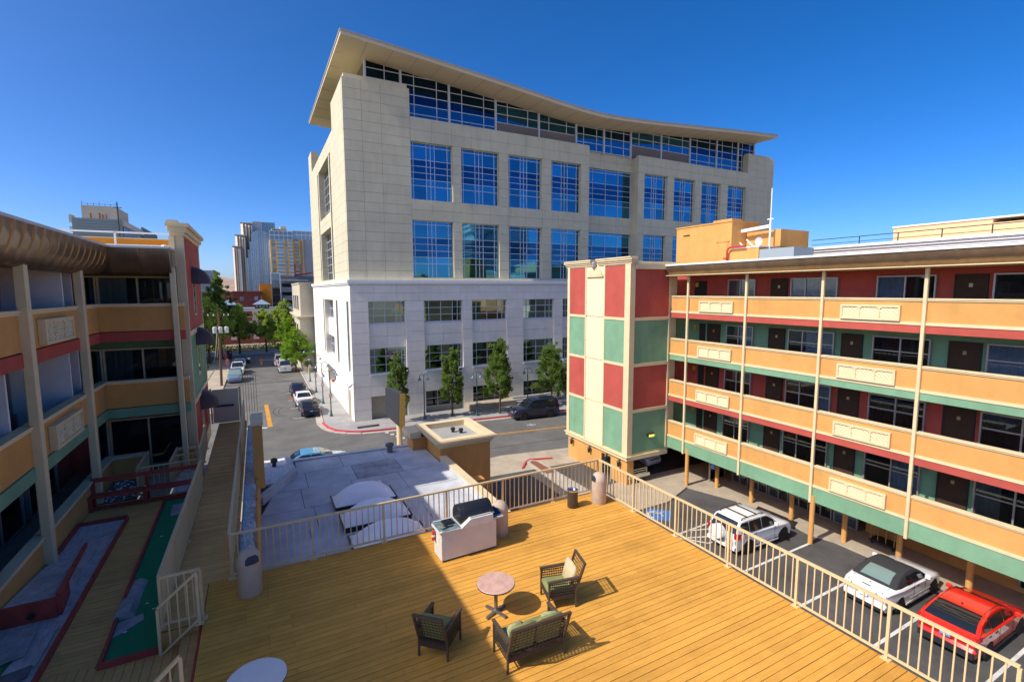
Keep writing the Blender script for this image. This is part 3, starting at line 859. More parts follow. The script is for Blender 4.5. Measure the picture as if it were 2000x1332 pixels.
ceilb = box(XR + .1, XB + 1, .5, YE, .98, 1.05).build("gallery_ceiling", "cream_paint", RW)
for y in (22.0, 17.9, 13.8, 9.75, 5.65, 1.6):
    long_ = True
    b = MB(); b.cham(XR - .15, XR - .012 + .0, y - .065, y + .065, -10.55, .95, .02); b.build("post", "cream_paint", RW)
canopy(RW, [((XR - .62, .5), (XR - .62, YE + .2), (-1, 0))], 1.48, .62, .55, 1.6)
box(XR - .68, 33, .5, YE + .25, 1.482, 1.58).build("roof", "white_wall", RW)
box(XR - .6, XB, .5, YE, .86, .9).build("eave_soffit", "cream_paint", RW)
# ground floor: columns, soffit, lobby glazing
box(XR + .06, 29.4, .5, YE + 6.5, -10.35, -10.2).build("undercroft_ceiling", "tan_stucco", RW)
colm = MB().lathe(0, 0, [(.12, G + .0), (.12, -10.2)], 16).mesh("column", "tan_stucco", smooth=40)
for (x, y) in ((24.05, 21.75), (24.02, 13.72), (25.5, 20.6), (25.45, 18.1), (25.45, 15.65), (25.5, 12.95), (25.5, 10.6), (25.5, 8.1), (25.5, 5.6), (25.5, 3.0)):
    piece("column", colm, RW, x, y, 0)
b = MB(); b.box(27.6, 29.4, .5, 13.0, G + .08, -10.36); b.build("ground_wall", "tan_stucco", RW)
b = MB(); b.box(29.0, 29.4, 13.01, YE + 6, G + .08, -10.36); b.build("lobby_back_wall", "cream_paint", RW)
for k, (a, c) in enumerate(((13.2, 14.4), (14.5, 15.7), (15.75, 16.9), (16.95, 18.2), (18.3, 19.5), (19.6, 20.8))):
    fr = motel_window(RW, 27.3, a, c, G + .12, -10.5, -1, 'x', (1, 1), None, "curtain_room_dark", "lobby_glazing")
for k, (a, c) in enumerate(((25.9, 26.6), (26.65, 27.35))):
    motel_window(RW, 21.6, a, c, G + .12, -10.5, -1, 'y', (1,), .35, "curtain_blue", "lobby_glazing")
motel_window(RW, 27.6, 9.3, 10.6, G + .9, -10.7, -1, 'x', (1, 1), None, "curtain_pale", "window")
motel_window(RW, 27.6, 4.6, 7.2, G + .3, -10.7, -1, 'x', (1, 1), None, "curtain_room_dark", "window")
# penthouse and gear on the roof
PH = thing("lift_penthouse", (30, 25, 1.58), "orange stucco lift penthouse with a door on the motel roof", "roof structure")
b = MB(); b.prism_x([(23.05, 1.58), (28.0, 1.58), (28.0, 4.66), (23.05, 4.66)], 29, 31.8); b.box(28.95, 31.85, 23.0, 28.05, 4.6, 4.68); b.box(28.98, 30, 23.05, 24.6, 4.68, 4.8)
b.build("wall", "tan_stucco", PH)
box(29, 31, 20.95, 23.04, 1.58, 2.72).build("low_wall", "tan_stucco", PH); box(28.95, 31.05, 20.9, 23.02, 2.722, 2.8).build("coping", "white_wall", PH)
box(28.96, 28.998, 23.3, 24.1, 1.6, 3.25).build("door", "orange_wall" if False else "tan_stucco", PH); box(28.93, 28.999, 23.2, 24.25, 3.27, 3.36).build("door_hood", "tan_stucco", PH)
box(28.95, 28.998, 26.7, 27.3, 4.0, 4.06).build("vent", "door_brown", PH)
box(29, 31, 18.6, 20.9, 1.58, 2.55).build("plant_box", "grey_block", PH)
box(30.5, 33.5, 20.5, 23.0, 2.8, 3.9).build("screen_wall", "tan_stucco", PH)
FR = thing("steel_frame", (30, 21, 1.58), "white steel mast and beam frame with braces on the motel roof", "steel frame")
MB().bar((30, 23.75, 3.95), (30, 20.9, 4.1), .14, .2).build("beam", "white_metal", FR)
MB().tube([(30, 20.92, 1.58), (30, 20.92, 4.6)], .055, 8).build("mast", "white_metal", FR)
MB().tube([(30, 20.92, 4.6), (30, 20.92, 6.5)], .03, 6).build("antenna", "white_metal", FR)
MB().bar((30, 21.15, 4.55), (30, 20.7, 4.55), .05, .05).build("crossarm", "white_metal", FR)
b = MB(); b.bar((29.9, 23.2, 3.95), (29.9, 23.4, 3.55), .08, .08); b.bar((29.9, 23.4, 3.55), (29.9, 22.6, 2.72), .08, .08); b.build("brace", "white_metal", FR)
MB().bar((30.1, 22.7, 3.4), (30.1, 22.0, 2.72), .08, .08).build("brace", "white_metal", FR)
DI = thing("dish_antenna", (29.9, 21.6, 1.58), "grey mesh dish antenna on a short post on the motel roof", "antenna")
b = MB(); rings = []
for r_, dx in ((.02, .0), (.1, .015), (.2, .05), (.28, .09)):
    rings.append([(29.8 + dx * -1, 21.5 + r_ * math.cos(t), 3.15 + r_ * 1.0 * math.sin(t)) for t in [2 * math.pi * k / 16 for k in range(16)]])
b.loft(rings, cap=False); b.build("dish", "transformer", DI, smooth=60)
MB().tube([(29.95, 21.6, 1.6), (29.95, 21.6, 3.1)], .035, 6).build("post", "white_metal", DI)
PR = thing("red_standpipe", (28.8, 23, 1.58), "red fire standpipe bending over the low roof wall", "pipe")
MB().tube([(28.8, 23.2, 1.58), (28.8, 23.2, 2.62), (28.8, 23.12, 2.76), (28.8, 22.95, 2.84), (28.8, 21.8, 2.84)], .07, 8).build("pipe", "pipe_red", PR)
MB().tube([(28.8, 23.2, 2.1), (28.55, 23.3, 2.1)], .05, 8).build("outlet", "pipe_red", PR)
MB().tube([(28.8, 23.2, 2.1), (28.55, 23.1, 2.1)], .05, 8).build("outlet", "pipe_red", PR)

# ------------------------------------------------------------------ stair tower of red and green fields
TX, TY0, TY1 = 20.55, 23.5, 30.4
TW = thing("stair_tower", (22.3, 27, G), "square tower of red and green painted fields with a cream trellis strip", "tower")
ZB = [-10.7, -7.78, -4.8, -1.86, 1.62]
b = MB(); b.box(TX + .08, 24.6, TY0 + .08, TY1 - .08, -10.7, 1.75); b.build("mass", "cream_paint", TW)
cols = [("green_stucco", "red_stucco", "green_stucco", "red_stucco")]
YS = [TY0, 23.95, 26.05, 28.15, 30.2, TY1]
for k in range(4):
    m = cols[0][k]; z0, z1 = ZB[k] + .1, ZB[k + 1] - .1
    ubox("painted_field", m, TW, TX + .04, TX + .1, 24.0, 26.0, z0, z1)
    ubox("painted_field", m, TW, TX + .04, TX + .1, 28.2, 30.1, z0, z1)
    ubox("painted_field", m, TW, TX + .42, 23.86, TY0 + .05, TY0 + .1, z0 + .02, z1 + .02)
    g = MB(); g.box(TX + .045, TX + .1, 26.12, 28.08, z0 - .05, z1 + .04)
    st = g.build("trellis_field", "cream_panel", TW)
    t = MB()
    for i in range(-12, 12):
        ya = 26.12 + i * .24; pa = [ya, z0]; pb = [ya + (z1 - z0) * .8, z1]
        lo, hi = 26.12, 28.08
        if pb[0] <= lo or pa[0] >= hi: continue
        if pa[0] < lo: pa[1] += (pb[1] - pa[1]) * (lo - pa[0]) / (pb[0] - pa[0]); pa[0] = lo
        if pb[0] > hi: pb[1] = pa[1] + (pb[1] - pa[1]) * (hi - pa[0]) / (pb[0] - pa[0]); pb[0] = hi
        t.bar((TX + .035, *pa), (TX + .035, *pb), .03, .05, up=(1, 0, 0))
    t.build("trellis", "cream_paint", st)
b = MB()
for z in ZB[1:4]:
    b.box(TX + .001, TX + .09, TY0 + .34, 26.05, z - .09, z + .09); b.box(TX + .001, TX + .09, 28.15, TY1 - .2, z - .09, z + .09)
    b.box(TX + .35, 23.9, TY0 + .001, TY0 + .09, z - .1, z + .1)
for y0, y1 in ((26.0, 26.12), (28.08, 28.2), (30.1, TY1)): b.box(TX - .002, TX + .088, y0, y1, -10.68, 1.6)
b.box(TX - .004, TX + .40, TY0 - .004, 24.0, -10.7, 1.7)
b.box(23.86, 24.0, TY0 - .003, TY0 + .09, -10.7, 1.3)
b.build("trim", "cream_paint", TW)
b = MB(); b.box(TX - .06, 24, TY0 - .06, TY0 + .3, -10.98, -10.705); b.box(TX - .06, TX + .3, TY0 + .31, TY1 + .05, -10.98, -10.705); b.box(TX - .14, TX + .3, TY0 - .1, TY1 + .1, -10.76, -10.70)
b.build("base_moulding", "cream_paint", TW)
# broken cornice with a lantern in the gap
for (ya, yb) in ((23.4, 26.75), (27.45, 30.5)):
    b = MB(); rise = .12
    for dz, o in ((0, .0), (.12, .07), (.24, .15)):
        b.box(TX - .02 - o, TX + .35, ya - (o if ya < 24 else -.0), yb + (o if yb > 30 else 0), 1.60 + dz, 1.60 + dz + .115)
    b.box(TX - .22, TX + .4, ya - .1, yb + .06, 1.96, 2.04)
    b.build("cornice", "cream_paint", TW)
box(TX + .36, 24.0, TY0 - .12, TY0 + .2, 1.28, 1.62).build("cornice", "cream_paint", TW)
box(TX + .3, 24.6, TY0 + .2, TY1, 1.72, 1.78).build("roof", "pale_roof", TW)
b = MB()
arc = [(27.1 + .78 * math.cos(t), .98 + .5 * math.sin(t)) for t in [math.pi * k / 12 for k in range(13)]]
arc2_ = [(27.1 + .6 * math.cos(t), .98 + .34 * math.sin(t)) for t in [math.pi * k / 12 for k in range(13)]]
b.loft([[(TX - .06, y, z) for y, z in arc] , [(TX + .05, y, z) for y, z in arc]])
b.box(TX - .07, TX + .05, 26.2, 28.0, .86, .97)
b.build("arched_head", "cream_paint", TW)
b = MB(); b.lathe(TX - .12, 27.1, [(.05, 1.42), (.13, 1.5), (.15, 1.8), (.06, 1.9)], 8); b.bar((TX - .12, 27.1, 1.45), (TX + .05, 27.1, 1.35), .06, .06)
b.build("lantern", "alu_frame", TW)
# ground level wall with lanterns, an opening, and the dark undercroft
b = MB(); b.box(TX + .08, TX + .62, 26.2, 30.2, G, -10.98); b.box(TX + .08, TX + .62, TY0 + .05, 25.2, G, -10.98); b.box(TX + .08, TX + .62, 25.2, 26.2, -11.2, -10.98)
b.build("ground_wall", "tan_stucco", TW)
for y in (24.2, 25.5, 27.4, 29.6):
    b = MB(); b.lathe(TX - .1, y, [(.03, -11.55), (.09, -11.5), (.11, -11.22), (.14, -11.2), (.02, -11.08)], 6); b.bar((TX - .1, y, -11.1), (TX + .09, y, -11.12), .04, .05)
    b.build("wall_lantern", "dark_metal", TW)
box(TX + .1, 29.4, 30.0, 30.3, G, -10.5).build("rear_wall", "beige_dark", TW)
b = MB(); b.box(22.25, 22.75, TY0 - .12, TY0 + .05, -9.62, -9.38); lampo = b.build("flood_lamp", "trim_black", TW)
box(22.28, 22.72, TY0 - .16, TY0 - .122, -9.6, -9.45).build("lens", "lamp_lit", lampo)
# blue parking sign on the lobby column
o = thing("parking_sign", (25.4, 20.5, -11.9), "blue reserved parking sign fixed to a tan lobby column", "sign")
box(25.1, 25.13, 20.42, 20.85, -11.35, -10.65).build("plate", "sign_blue", o)
b = MB(); b.box(25.09, 25.099, 20.5, 20.77, -11.3, -11.22); b.box(25.09, 25.099, 20.5, 20.77, -11.16, -11.1)
for q in arc2(20.62, -10.86, .09, R(-40), R(220), .03, 10): b.add([(25.092, y, z) for y, z in q], [(0, 1, 2, 3)])
b.box(25.09, 25.099, 20.62, 20.66, -10.85, -10.72); b.build("symbol", "road_white", o)
# luggage cart under the gallery
o = thing("luggage_cart", (26.9, 11.7, G + .09), "brass hotel luggage cart parked under the gallery", "cart")
box(26.5, 27.2, 11.2, 12.3, G + .25, G + .33).build("platform", "trim_black", o)
for y in (11.25, 12.25):
    for x in (26.55, 27.15): MB().tube([(x, y, G + .33), (x, y, G + 1.7)], .022, 6).build("upright", "cart_brass", o)
b = MB(); b.tube([(26.55, 11.25, G + 1.7), (26.55, 12.25, G + 1.7)], .022, 6); b.tube([(27.15, 11.25, G + 1.7), (27.15, 12.25, G + 1.7)], .022, 6); b.tube([(26.55, 11.6, G + .33), (26.55, 11.6, G + 1.7)], .018, 6); b.tube([(26.55, 11.95, G + .33), (26.55, 11.95, G + 1.7)], .018, 6)
b.build("hanging_rail", "cart_brass", o)
wh = MB().tube([(-.02, 0, 0), (.02, 0, 0)], .08, 10).mesh("wheel", "tyre")
for y in (11.3, 12.2):
    for x in (26.6, 27.1): piece("wheel", wh, o, x, y, G + .17)

# ------------------------------------------------------------------ blocks beyond the right wing
o = thing("peach_hotel", (46, 17, G), "peach rendered hotel block with white parapet beyond the motel roof", "building")
b = MB(); b.box(45, 60, 14.9, 20.8, G, 4.75); b.box(45, 60, 12.5, 14.89, G, 4.45); b.build("upper_block", "peach_wall", o)
box(44.9, 60.1, 12.4, 20.85, 4.752, 4.85).build("coping", "white_wall", o)
box(38.3, 44.8, 6, 23.3, G, 2.6).build("lower_block", "peach_wall", o)
b = MB()
for zz, oo in ((2.62, .0), (2.8, .12), (2.98, .25)): b.box(38.2 - oo, 44.7, 6, 23.4 - .0, zz, zz + .17)
b.build("parapet", "white_wall", o)
box(38.3, 45, 23.41, 29, G, 2.7).build("side_block", "white_wall", o)
b = MB()
for y in (20.0, 17.6, 15.2, 12.8, 10.4): b.bar((38.7, y, 3.1), (38.7, y, 3.75), .05, .05)
b.bar((38.7, 23.4, 3.75), (38.7, 9, 3.75), .05, .05); b.bar((38.7, 23.4, 3.4), (38.7, 9, 3.4), .035, .035)
b.build("roof_railing", "dark_metal", o)
o = thing("pale_roof_house", (38, 27, G), "low pale building showing only its roof edge behind the motel canopy", "building")
box(36, 44, 29.4, 33, G, 2.55).build("wall", "pale_roof", o); box(35.9, 44.1, 29.35, 33.1, 2.552, 2.65).build("coping", "white_wall", o)

# ------------------------------------------------------------------ left wing of the motel
XL = -5.0
LW = thing("motel_wing", (-8, 16, G), "motel wing with brown curved eaves and lilac balcony partitions beside the lower deck", "building")
LR = [-.43, -3.21, -5.98]; LB = ["red_stucco", "green_stucco", "red_stucco"]
for f, zr in enumerate(LR):
    fl = zr - 1.05; ceil = [1.0, -1.85, -4.62][f]
    box(-16, -6.6, 6, 23.7, fl - .02, ceil).build("storey_wall", LB[f], LW)
    box(-16, -2.66, 23.72, 28.0, fl - .02, ceil - .001).build("storey_wall", LB[f], LW)
    box(-6.598, XL - .06, 6, 22.05, fl - .2, fl).build("balcony_floor", "concrete", LW)
    box(-6.6, -2.66, 22.06, 23.71, fl - .2, fl - .002).build("balcony_floor", "concrete", LW)
    PY = [6.5, 11.4, 15.6, 19.8, 21.95]
    for k in range(4):
        if f < 2 or True:
            ubox("balcony_panel", "tan_stucco", LW, XL - .14, XL, PY[k] + .003, PY[k + 1] - .003, zr - .99 if f < 2 else DG - .05, zr - .06)
        b = MB(); b.box(XL - .2, XL + .07, PY[k] + .05, PY[k + 1] - .02, zr - .058, zr); b.box(XL - .17, XL + .04, PY[k] + .05, PY[k + 1] - .02, zr - .12, zr - .0585); b.build("cap_rail", "cream_paint", LW)
    xe = -2.45 if f < 2 else -3.9
    ubox("balcony_panel", "tan_stucco", LW, XL - .13, xe, 21.97, 22.1, zr - .99 if f < 2 else DG - .05, zr - .061)
    b = MB(); b.box(XL - .19, xe, 21.9, 22.17, zr - .059, zr - .001); b.box(XL - .16, xe, 21.93, 22.14, zr - .12, zr - .0595); b.build("cap_rail", "cream_paint", LW)
    if f == 2:
        ubox("balcony_panel", "tan_stucco", LW, -3.0, -2.45, 21.97, 22.1, DG - .05, zr - .061)
        box(-3.02, -2.43, 21.9, 22.17, zr - .059, zr - .001).build("cap_rail", "cream_paint", LW)
    if f < 2:
        b = MB(); b.box(XL - .12, XL + .02, 6.5, 21.93, zr - 1.36, zr - 1.02); b.box(XL - .12, -2.45, 21.935, 22.09, zr - 1.36, zr - 1.02); b.build("fascia", LB[f], LW)
        lattice(LW, XL, 16.55, 18.75, zr - .93, zr - .27, 1, .17)
        lattice(LW, XL, 8.2, 10.4, zr - .93, zr - .27, 1, .17)
    if f < 2:
        for yy in (10.9, 15.1, 19.45): box(-6.6, -5.22, yy, yy + .08, fl, ceil - .03).build("partition", "partition", LW)
        box(-6.59, -5.45, 21.2, 21.28, fl, ceil - .03).build("partition", "partition", LW)
    # sliding doors
    motel_window(LW, 23.7, -5.75, -5.36, fl + .08, zr + 1.02, -1, 'y', (1,), None, "curtain_blue", "sliding_door", "cream_paint")
    motel_window(LW, 23.7, -5.34, -2.85, fl + .08, zr + 1.02, -1, 'y', (1, 1), None, ["curtain_pale", "curtain_room_dark", "curtain_room_dark"][f], "sliding_door", "cream_paint")
    for yy in (8.2, 12.2, 16.2):
        motel_window(LW, -6.6, yy, yy + 2.9, fl + .08, zr + 1.0, 1, 'x', (1, 1), None, "curtain_blue", "sliding_door", "alu_frame")
    motel_window(LW, -6.6, 19.5, 21.9, fl + .08, zr + 1.0, 1, 'x', (1,), None, "curtain_blue", "sliding_door", "alu_frame")
for y in (11.4, 15.6, 19.8):
    MB().cham(XL - .02, XL + .2, y - .11, y + .11, DG, .9, .02).build("post", "cream_paint", LW)
MB().cham(-2.8, -2.62, 21.72, 21.9, DG, .9, .02).build("post", "cream_paint", LW)
# end wall with dome awnings
b = MB(); b.box(-2.66, -2.42, 22.72, 28.0, -1.55, 2.1); b.build("end_wall", "red_stucco", LW)
b = MB(); b.box(-2.66, -2.42, 22.72, 28.0, -4.28, -1.75); b.build("end_wall", "green_stucco", LW)
b = MB(); b.box(-2.66, -2.42, 22.72, 28.0, DG - .3, -4.48); b.build("end_wall", "red_stucco", LW)
b = MB()
for z in (-1.749, -4.479): b.box(-2.66, -2.37, 22.72, 28.02, z, z + .197)
b.box(-2.68, -2.38, 22.55, 22.718, DG, 2.1); b.box(-2.66, -2.375, 28.02, 28.14, DG - .3, 2.1)
b.box(-2.55, -2.39, 24.0, 28.0, DG - .3, DG + .35)
b.build("trim", "cream_paint", LW)
b = MB(); b.box(-2.8, -2.34, 22.45, 28.1, 2.1, 2.22); b.box(-2.84, -2.26, 22.38, 28.2, 2.221, 2.42); b.box(-2.9, -2.16, 22.3, 28.3, 2.421, 2.56); b.box(-2.86, -2.5, 22.32, 22.8, 2.561, 2.66)
b.box(-2.84, -2.66, 22.5, 22.7, .95, 2.1)
b.build("cornice", "cream_paint", LW)
def dome(yc, zb, w=.8, dep=.66, h=.72):
    b = MB(); rings = []
    for k in range(7):
        v = math.pi / 2 * k / 6
        rings.append([(-2.41 + dep * math.sin(u) * math.cos(v), yc + w * math.cos(u) * (math.cos(v) * .75 + .25), zb + h * math.sin(v)) for u in [math.pi * i / 12 for i in range(13)]])
    b.loft(rings, cap=False, close=False); return b.build("dome_awning", "awning_cloth", LW, smooth=50)
for zb in (.33, -2.28, -5.1):
    dome(25.4, zb)
    w = MB(); w.box(-2.43, -2.395, 24.95, 25.0, zb - 1.35, zb); w.box(-2.43, -2.395, 25.75, 25.8, zb - 1.35, zb); w.box(-2.43, -2.395, 25.0, 25.75, zb - 1.35, zb - 1.3)
    fr = w.build("window", "cream_paint", LW); box(-2.425, -2.41, 25.0, 25.75, zb - 1.3, zb).build("pane", "car_glass", fr)
canopy(LW, [((-4.42, 8), (-4.42, 21.6), (1, 0))], 1.52, .95, .72, .55)
canopy(LW, [((-5.27, 21.4), (-2.72, 21.4), (0, -1))], 1.515, .94, .70, .85)
box(-16, -4.44, 6, 28, 1.525, 1.6).build("roof", "pale_roof", LW)
box(-4.43, -2.7, 21.42, 28, 1.525, 1.6).build("roof", "pale_roof", LW)
box(-4.9, XL + .3, 8, 21, .93, 1.0).build("eave_soffit", "cream_paint", LW)
box(-16, -2.9, 27.2, 27.5, 1.61, 2.32).build("roof_wall", "orange_wall", LW); box(-16, -2.88, 27.15, 27.55, 2.322, 2.36).build("roof_wall_cap", "cream_paint", LW)
b = MB(); b.bar((-16, 26.9, 2.56), (-2.95, 26.9, 2.56), .07, .07); b.bar((-16, 26.9, 2.02), (-2.95, 26.9, 2.02), .06, .06)
for x in (-13.3, -9.3, -5.3): b.bar((x, 26.9, 1.6), (x, 26.9, 2.56), .07, .07)
b.build("roof_railing", "white_wall", LW)
b = MB(); b.lathe(-2.95, 22.2, [(.02, 1.72), (.09, 1.7), (.1, 1.55), (.03, 1.45)], 8); b.build("eave_lamp", "white_metal", LW)
# striped chair on the upper balcony
o = thing("striped_chair", (-5.9, 16.9, -4.26), "dark slatted chair on the middle balcony behind its rail", "chair")
b = MB()
for k in range(7): b.bar((-5.75, 16.5, -3.55 + k * .06), (-5.75, 17.1, -3.55 + k * .06), .03, .03)
b.build("back_slats", "trim_black", o); box(-6.2, -5.75, 16.5, 17.1, -3.85, -3.8).build("seat", "trim_black", o)
for x in (-6.15, -5.8):
    for y in (16.53, 17.07): MB().bar((x, y, -4.26), (x, y, -3.5 if x > -6 else -3.85), .03, .03).build("leg", "trim_black", o)

# ------------------------------------------------------------------ flat roofed restaurant below the deck
LBD = thing("flat_roof_building", (4, 20, G), "low building with a grey membrane roof below the deck railing", "building")
RZ = -9.2
b = MB(); b.prism([(-.37, 12.6), (8.4, 12.6), (8.4, 27.9), (.95, 28.3), (1.15, 25.9), (-.37, 23.0)], G, RZ - .02); b.build("wall", "tan_stucco", LBD)
ML = [(-.33, 12.6), (8.3, 12.6), (8.3, 27.7), (1.0, 28.1), (1.2, 25.8), (-.33, 23.0)]
# membrane laid in sheets with lapped seams
ys_ = [12.6, 15.3, 17.5, 19.6, 21.7, 24.0, 26.1, 28.0]
xs_ = [-.33, 1.35, 3.6, 5.9, 8.3]
def clipx(y):
    if y <= 23.0: return -.33
    if y <= 25.8: return -.33 + (y - 23) / 2.8 * 1.53
    return 1.2 - (y - 25.8) / 2.3 * .2
for j in range(len(ys_) - 1):
    for i in range(4):
        off = .35 if j % 2 else 0
        xa, xb = xs_[i] + (off if i else 0), xs_[i + 1] + (off if i < 3 else 0)
        ya, yb = ys_[j], ys_[j + 1]
        la, lb = max(xa, clipx(ya)), max(xa, clipx(yb))
        if xb - max(la, lb) < .3: continue
        patch = (i == 2 and j == 5)
        b = MB(); z = RZ + (.004 * ((i + j) % 3))
        b.prism([(la + .012, ya + .012), (xb - .012, ya + .012), (xb - .012, yb - .012), (lb + .012, yb - .012)], RZ - .02, z)
        b.build("membrane_sheet", "membrane_patch" if patch else "roof_membrane", LBD)
box(-.36, 8.35, 12.6, 28.1, RZ - .1, RZ - .019).build("roof_seams", "roof_tar", LBD)
b = MB()
b.box(8.3, 8.55, 12.6, 24.3, RZ - .3, RZ + .28)
b.prism([(.9, 28.1), (8.3, 27.7), (8.3, 28.0), (.9, 28.4)], RZ - .3, RZ + .08)
b.bar((-.33, 23.0, RZ + .1), (1.2, 25.85, RZ + .1), .28, .5); b.bar((1.2, 25.85, RZ + .1), (1.0, 28.2, RZ + .1), .24, .45)
b.build("parapet", "roof_membrane", LBD)
b = MB(); b.box(8.25, 8.62, 12.6, 24.3, RZ + .281, RZ + .36); b.build("parapet_cap", "cream_paint", LBD)
b = MB(); b.box(-.55, 1.1, 25.2, 28.8, -9.6, -9.12); stuff(b.build("gravel_roof", "gravel", LBD))
o = MB().lathe(4.7, 22.6, [(.07, RZ), (.07, RZ + .22), (.1, RZ + .23), (.1, RZ + .27)], 10).build("roof_vent", "white_metal", org=(4.7, 22.6, RZ)); tag(o, "small white vent pipe standing on the dark membrane patch", "vent")
o = MB().lathe(6.3, 27.3, [(.16, RZ), (.16, RZ + .35), (.24, RZ + .36), (.24, RZ + .5), (.1, RZ + .55)], 12).build("roof_ventilator", "steel_grey", org=(6.3, 27.3, RZ)); tag(o, "grey turbine ventilator at the far edge of the membrane roof", "vent")
o = MB().lathe(.35, 27.6, [(.1, -9.12), (.1, -8.9), (.17, -8.88), (.17, -8.72), (.05, -8.65)], 12).build("roof_ventilator", "dark_metal", org=(.35, 27.6, -9.12)); tag(o, "dark capped ventilator standing on the white gravel roof corner", "vent")
# acrylic skylights
def skylight(y0, y1, x0, x1, lab):
    o = thing("skylight", ((x0 + x1) / 2, (y0 + y1) / 2, RZ), lab, "skylight", "domed skylights on the membrane roof")
    b = MB(); b.box(x0, x1, y0, y1, RZ - .01, RZ + .16); b.box(x0 - .05, x1 + .05, y0 - .05, y1 + .05, RZ + .161, RZ + .20); b.build("kerb", "dark_metal", o)
    b = MB(); n = 12; rings = []
    for i in range(n + 1):
        u = -1 + 2 * i / n
        rings.append([((x0 + x1) / 2 + (x1 - x0) / 2 * u * .985, (y0 + y1) / 2 + (y1 - y0) / 2 * v * .985, RZ + .205 + .62 * (1 - abs(u) ** 2.6) * (1 - abs(v) ** 2.6)) for v in [-1 + 2 * k / n for k in range(n + 1)]])
    b.loft(rings, cap=False, close=False); b.build("dome", "skylight", o, smooth=50)
skylight(20.65, 22.0, 2.45, 5.0, "pale domed skylight farthest from the deck railing")
skylight(18.65, 20.0, 2.5, 5.1, "pale domed skylight between the other two on the flat roof")
skylight(16.45, 18.0, 2.55, 5.2, "pale domed skylight right below the deck railing")
# entrance block with cornice
EB = thing("entrance_block", (9.6, 26.2, G), "tan box with cream cornice rising from the low building's corner", "building")
EZ = -8.05
b = MB(); b.box(8.35, 11.3, 24.4, 28.0, G, EZ - .42); b.box(7.55, 8.34, 26.9, 28.2, G, EZ - .42); b.build("wall", "tan_stucco", EB)
def frame_ring(b, x0, x1, y0, y1, t, z0, z1):
    b.box(x0, x1, y0, y0 + t, z0, z1); b.box(x0, x1, y1 - t, y1, z0, z1); b.box(x0, x0 + t, y0 + t, y1 - t, z0, z1); b.box(x1 - t, x1, y0 + t, y1 - t, z0, z1)
b = MB()
for o_, z0, z1 in ((.08, -.42, -.3), (.16, -.3, -.15), (.3, -.15, -.02), (.22, -.02, .02)): frame_ring(b, 8.35 - o_, 11.3 + o_, 24.4 - o_, 28.0 + o_, .22 + o_, EZ + z0 + .001, EZ + z1)
b.box(7.35, 8.0, 26.75, 28.3, EZ - .4, EZ - .05)
b.build("cornice", "cream_paint", EB)
box(8.5, 11.15, 24.55, 27.85, EZ - .42, EZ - .3).build("roof", "block_roof", EB)
for (x, y, lab) in ((9.9, 26.6, "left of two dark roof vents on the entrance block"), (10.25, 26.2, "right of two dark roof vents on the entrance block")):
    o = MB().lathe(x, y, [(.1, EZ - .28), (.1, EZ - .15), (.15, EZ - .14), (.13, EZ - .03), (.04, EZ)], 10).build("roof_vent", "dark_metal", org=(x, y, EZ - .28)); tag(o, lab, "vent", "dark vents on the entrance block")
b = MB(); b.box(9.2, 10.6, 23.6, 24.39, G, -10.3); b.build("porch", "tan_stucco", EB)
# sign on its pole
SG = thing("pole_sign", (9.1, 33.0, G), "blank grey signboard with gold edge on a cream pole", "sign")
MB().tube([(8.35, 33.05, G), (8.35, 33.05, -9.0)], [.22, .20], 12).build("pole", "cream_paint", SG)
b = MB(); a, c = Vector((7.55, 32.6)), Vector((9.0, 32.6))
b.add([(7.45, 33.0, -6.6), (8.3, 32.6, -7.0), (8.2, 32.6, -9.3), (7.4, 33.0, -8.45), (7.75, 33.35, -6.6), (8.6, 32.95, -6.95), (8.5, 32.95, -9.25), (7.7, 33.35, -8.45)], [(0, 1, 2, 3), (4, 7, 6, 5), (0, 4, 5, 1), (1, 5, 6, 2), (2, 6, 7, 3), (3, 7, 4, 0)])
b.build("board", "sign_grey", SG)
b = MB()
b.add([(8.31, 32.58, -6.98), (8.8, 32.93, -7.1), (8.7, 32.93, -9.55), (8.21, 32.58, -9.4)], [(0, 1, 2, 3)])
b.add([(8.33, 32.62, -6.98), (8.82, 32.97, -7.1), (8.72, 32.97, -9.55), (8.23, 32.62, -9.4)], [(3, 2, 1, 0)])
b.build("gold_edge", "sign_gold", SG)

# ------------------------------------------------------------------ decks
random.seed(3)
def boards(parent, y0, y1, xl, xr, z, m, breaks, pitch=.146, name="deck_board"):
    y = y0; r = 0
    while y < y1 - .02:
        w = min(pitch, y1 - y) - .010
        xs = [xl] + sorted(bk + random.choice((0, 0, .0, .41, -.41)) for bk in breaks(r)) + [xr]
        for a, c in zip(xs, xs[1:]):
            ubox(name, m, parent, a + .003, c - .003, y, y + w, z - .035, z + random.uniform(-.0025, .0025))
        y += pitch; r += 1
MD = structure(box(-1.285, 9.55, 2.1, 12.26, D - .35, D - .045).build("sun_deck", "door_brown", org=(3.8, 7.5, D)))
boards(MD, 2.1, 12.27, -1.28, 9.55, D, "deck_wood", lambda r: [(-.12)] + ([3.6] if r % 3 == 0 else [6.4] if r % 3 == 1 else [1.9, 7.9]))
WK = structure(box(-1.95, -.78, 12.28, 27.6, D - .3, D - .045).build("walkway", "door_brown", org=(-1.4, 20, D)))
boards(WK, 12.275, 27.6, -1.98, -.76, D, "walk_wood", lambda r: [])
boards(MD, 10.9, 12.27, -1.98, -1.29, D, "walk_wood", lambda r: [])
ubox("joist_pad", "door_brown", MD, -1.97, -1.29, 10.91, 12.27, DG, D - .046)
LD = structure(box(-5.0, -2.0, 8.0, 19.6, DG - .3, DG - .045).build("lower_deck", "door_brown", org=(-3.5, 14, DG)))
boards(LD, 11.0, 19.6, -4.98, -2.0, DG, "walk_wood", lambda r: [-4.1] if r % 4 == 0 else [])
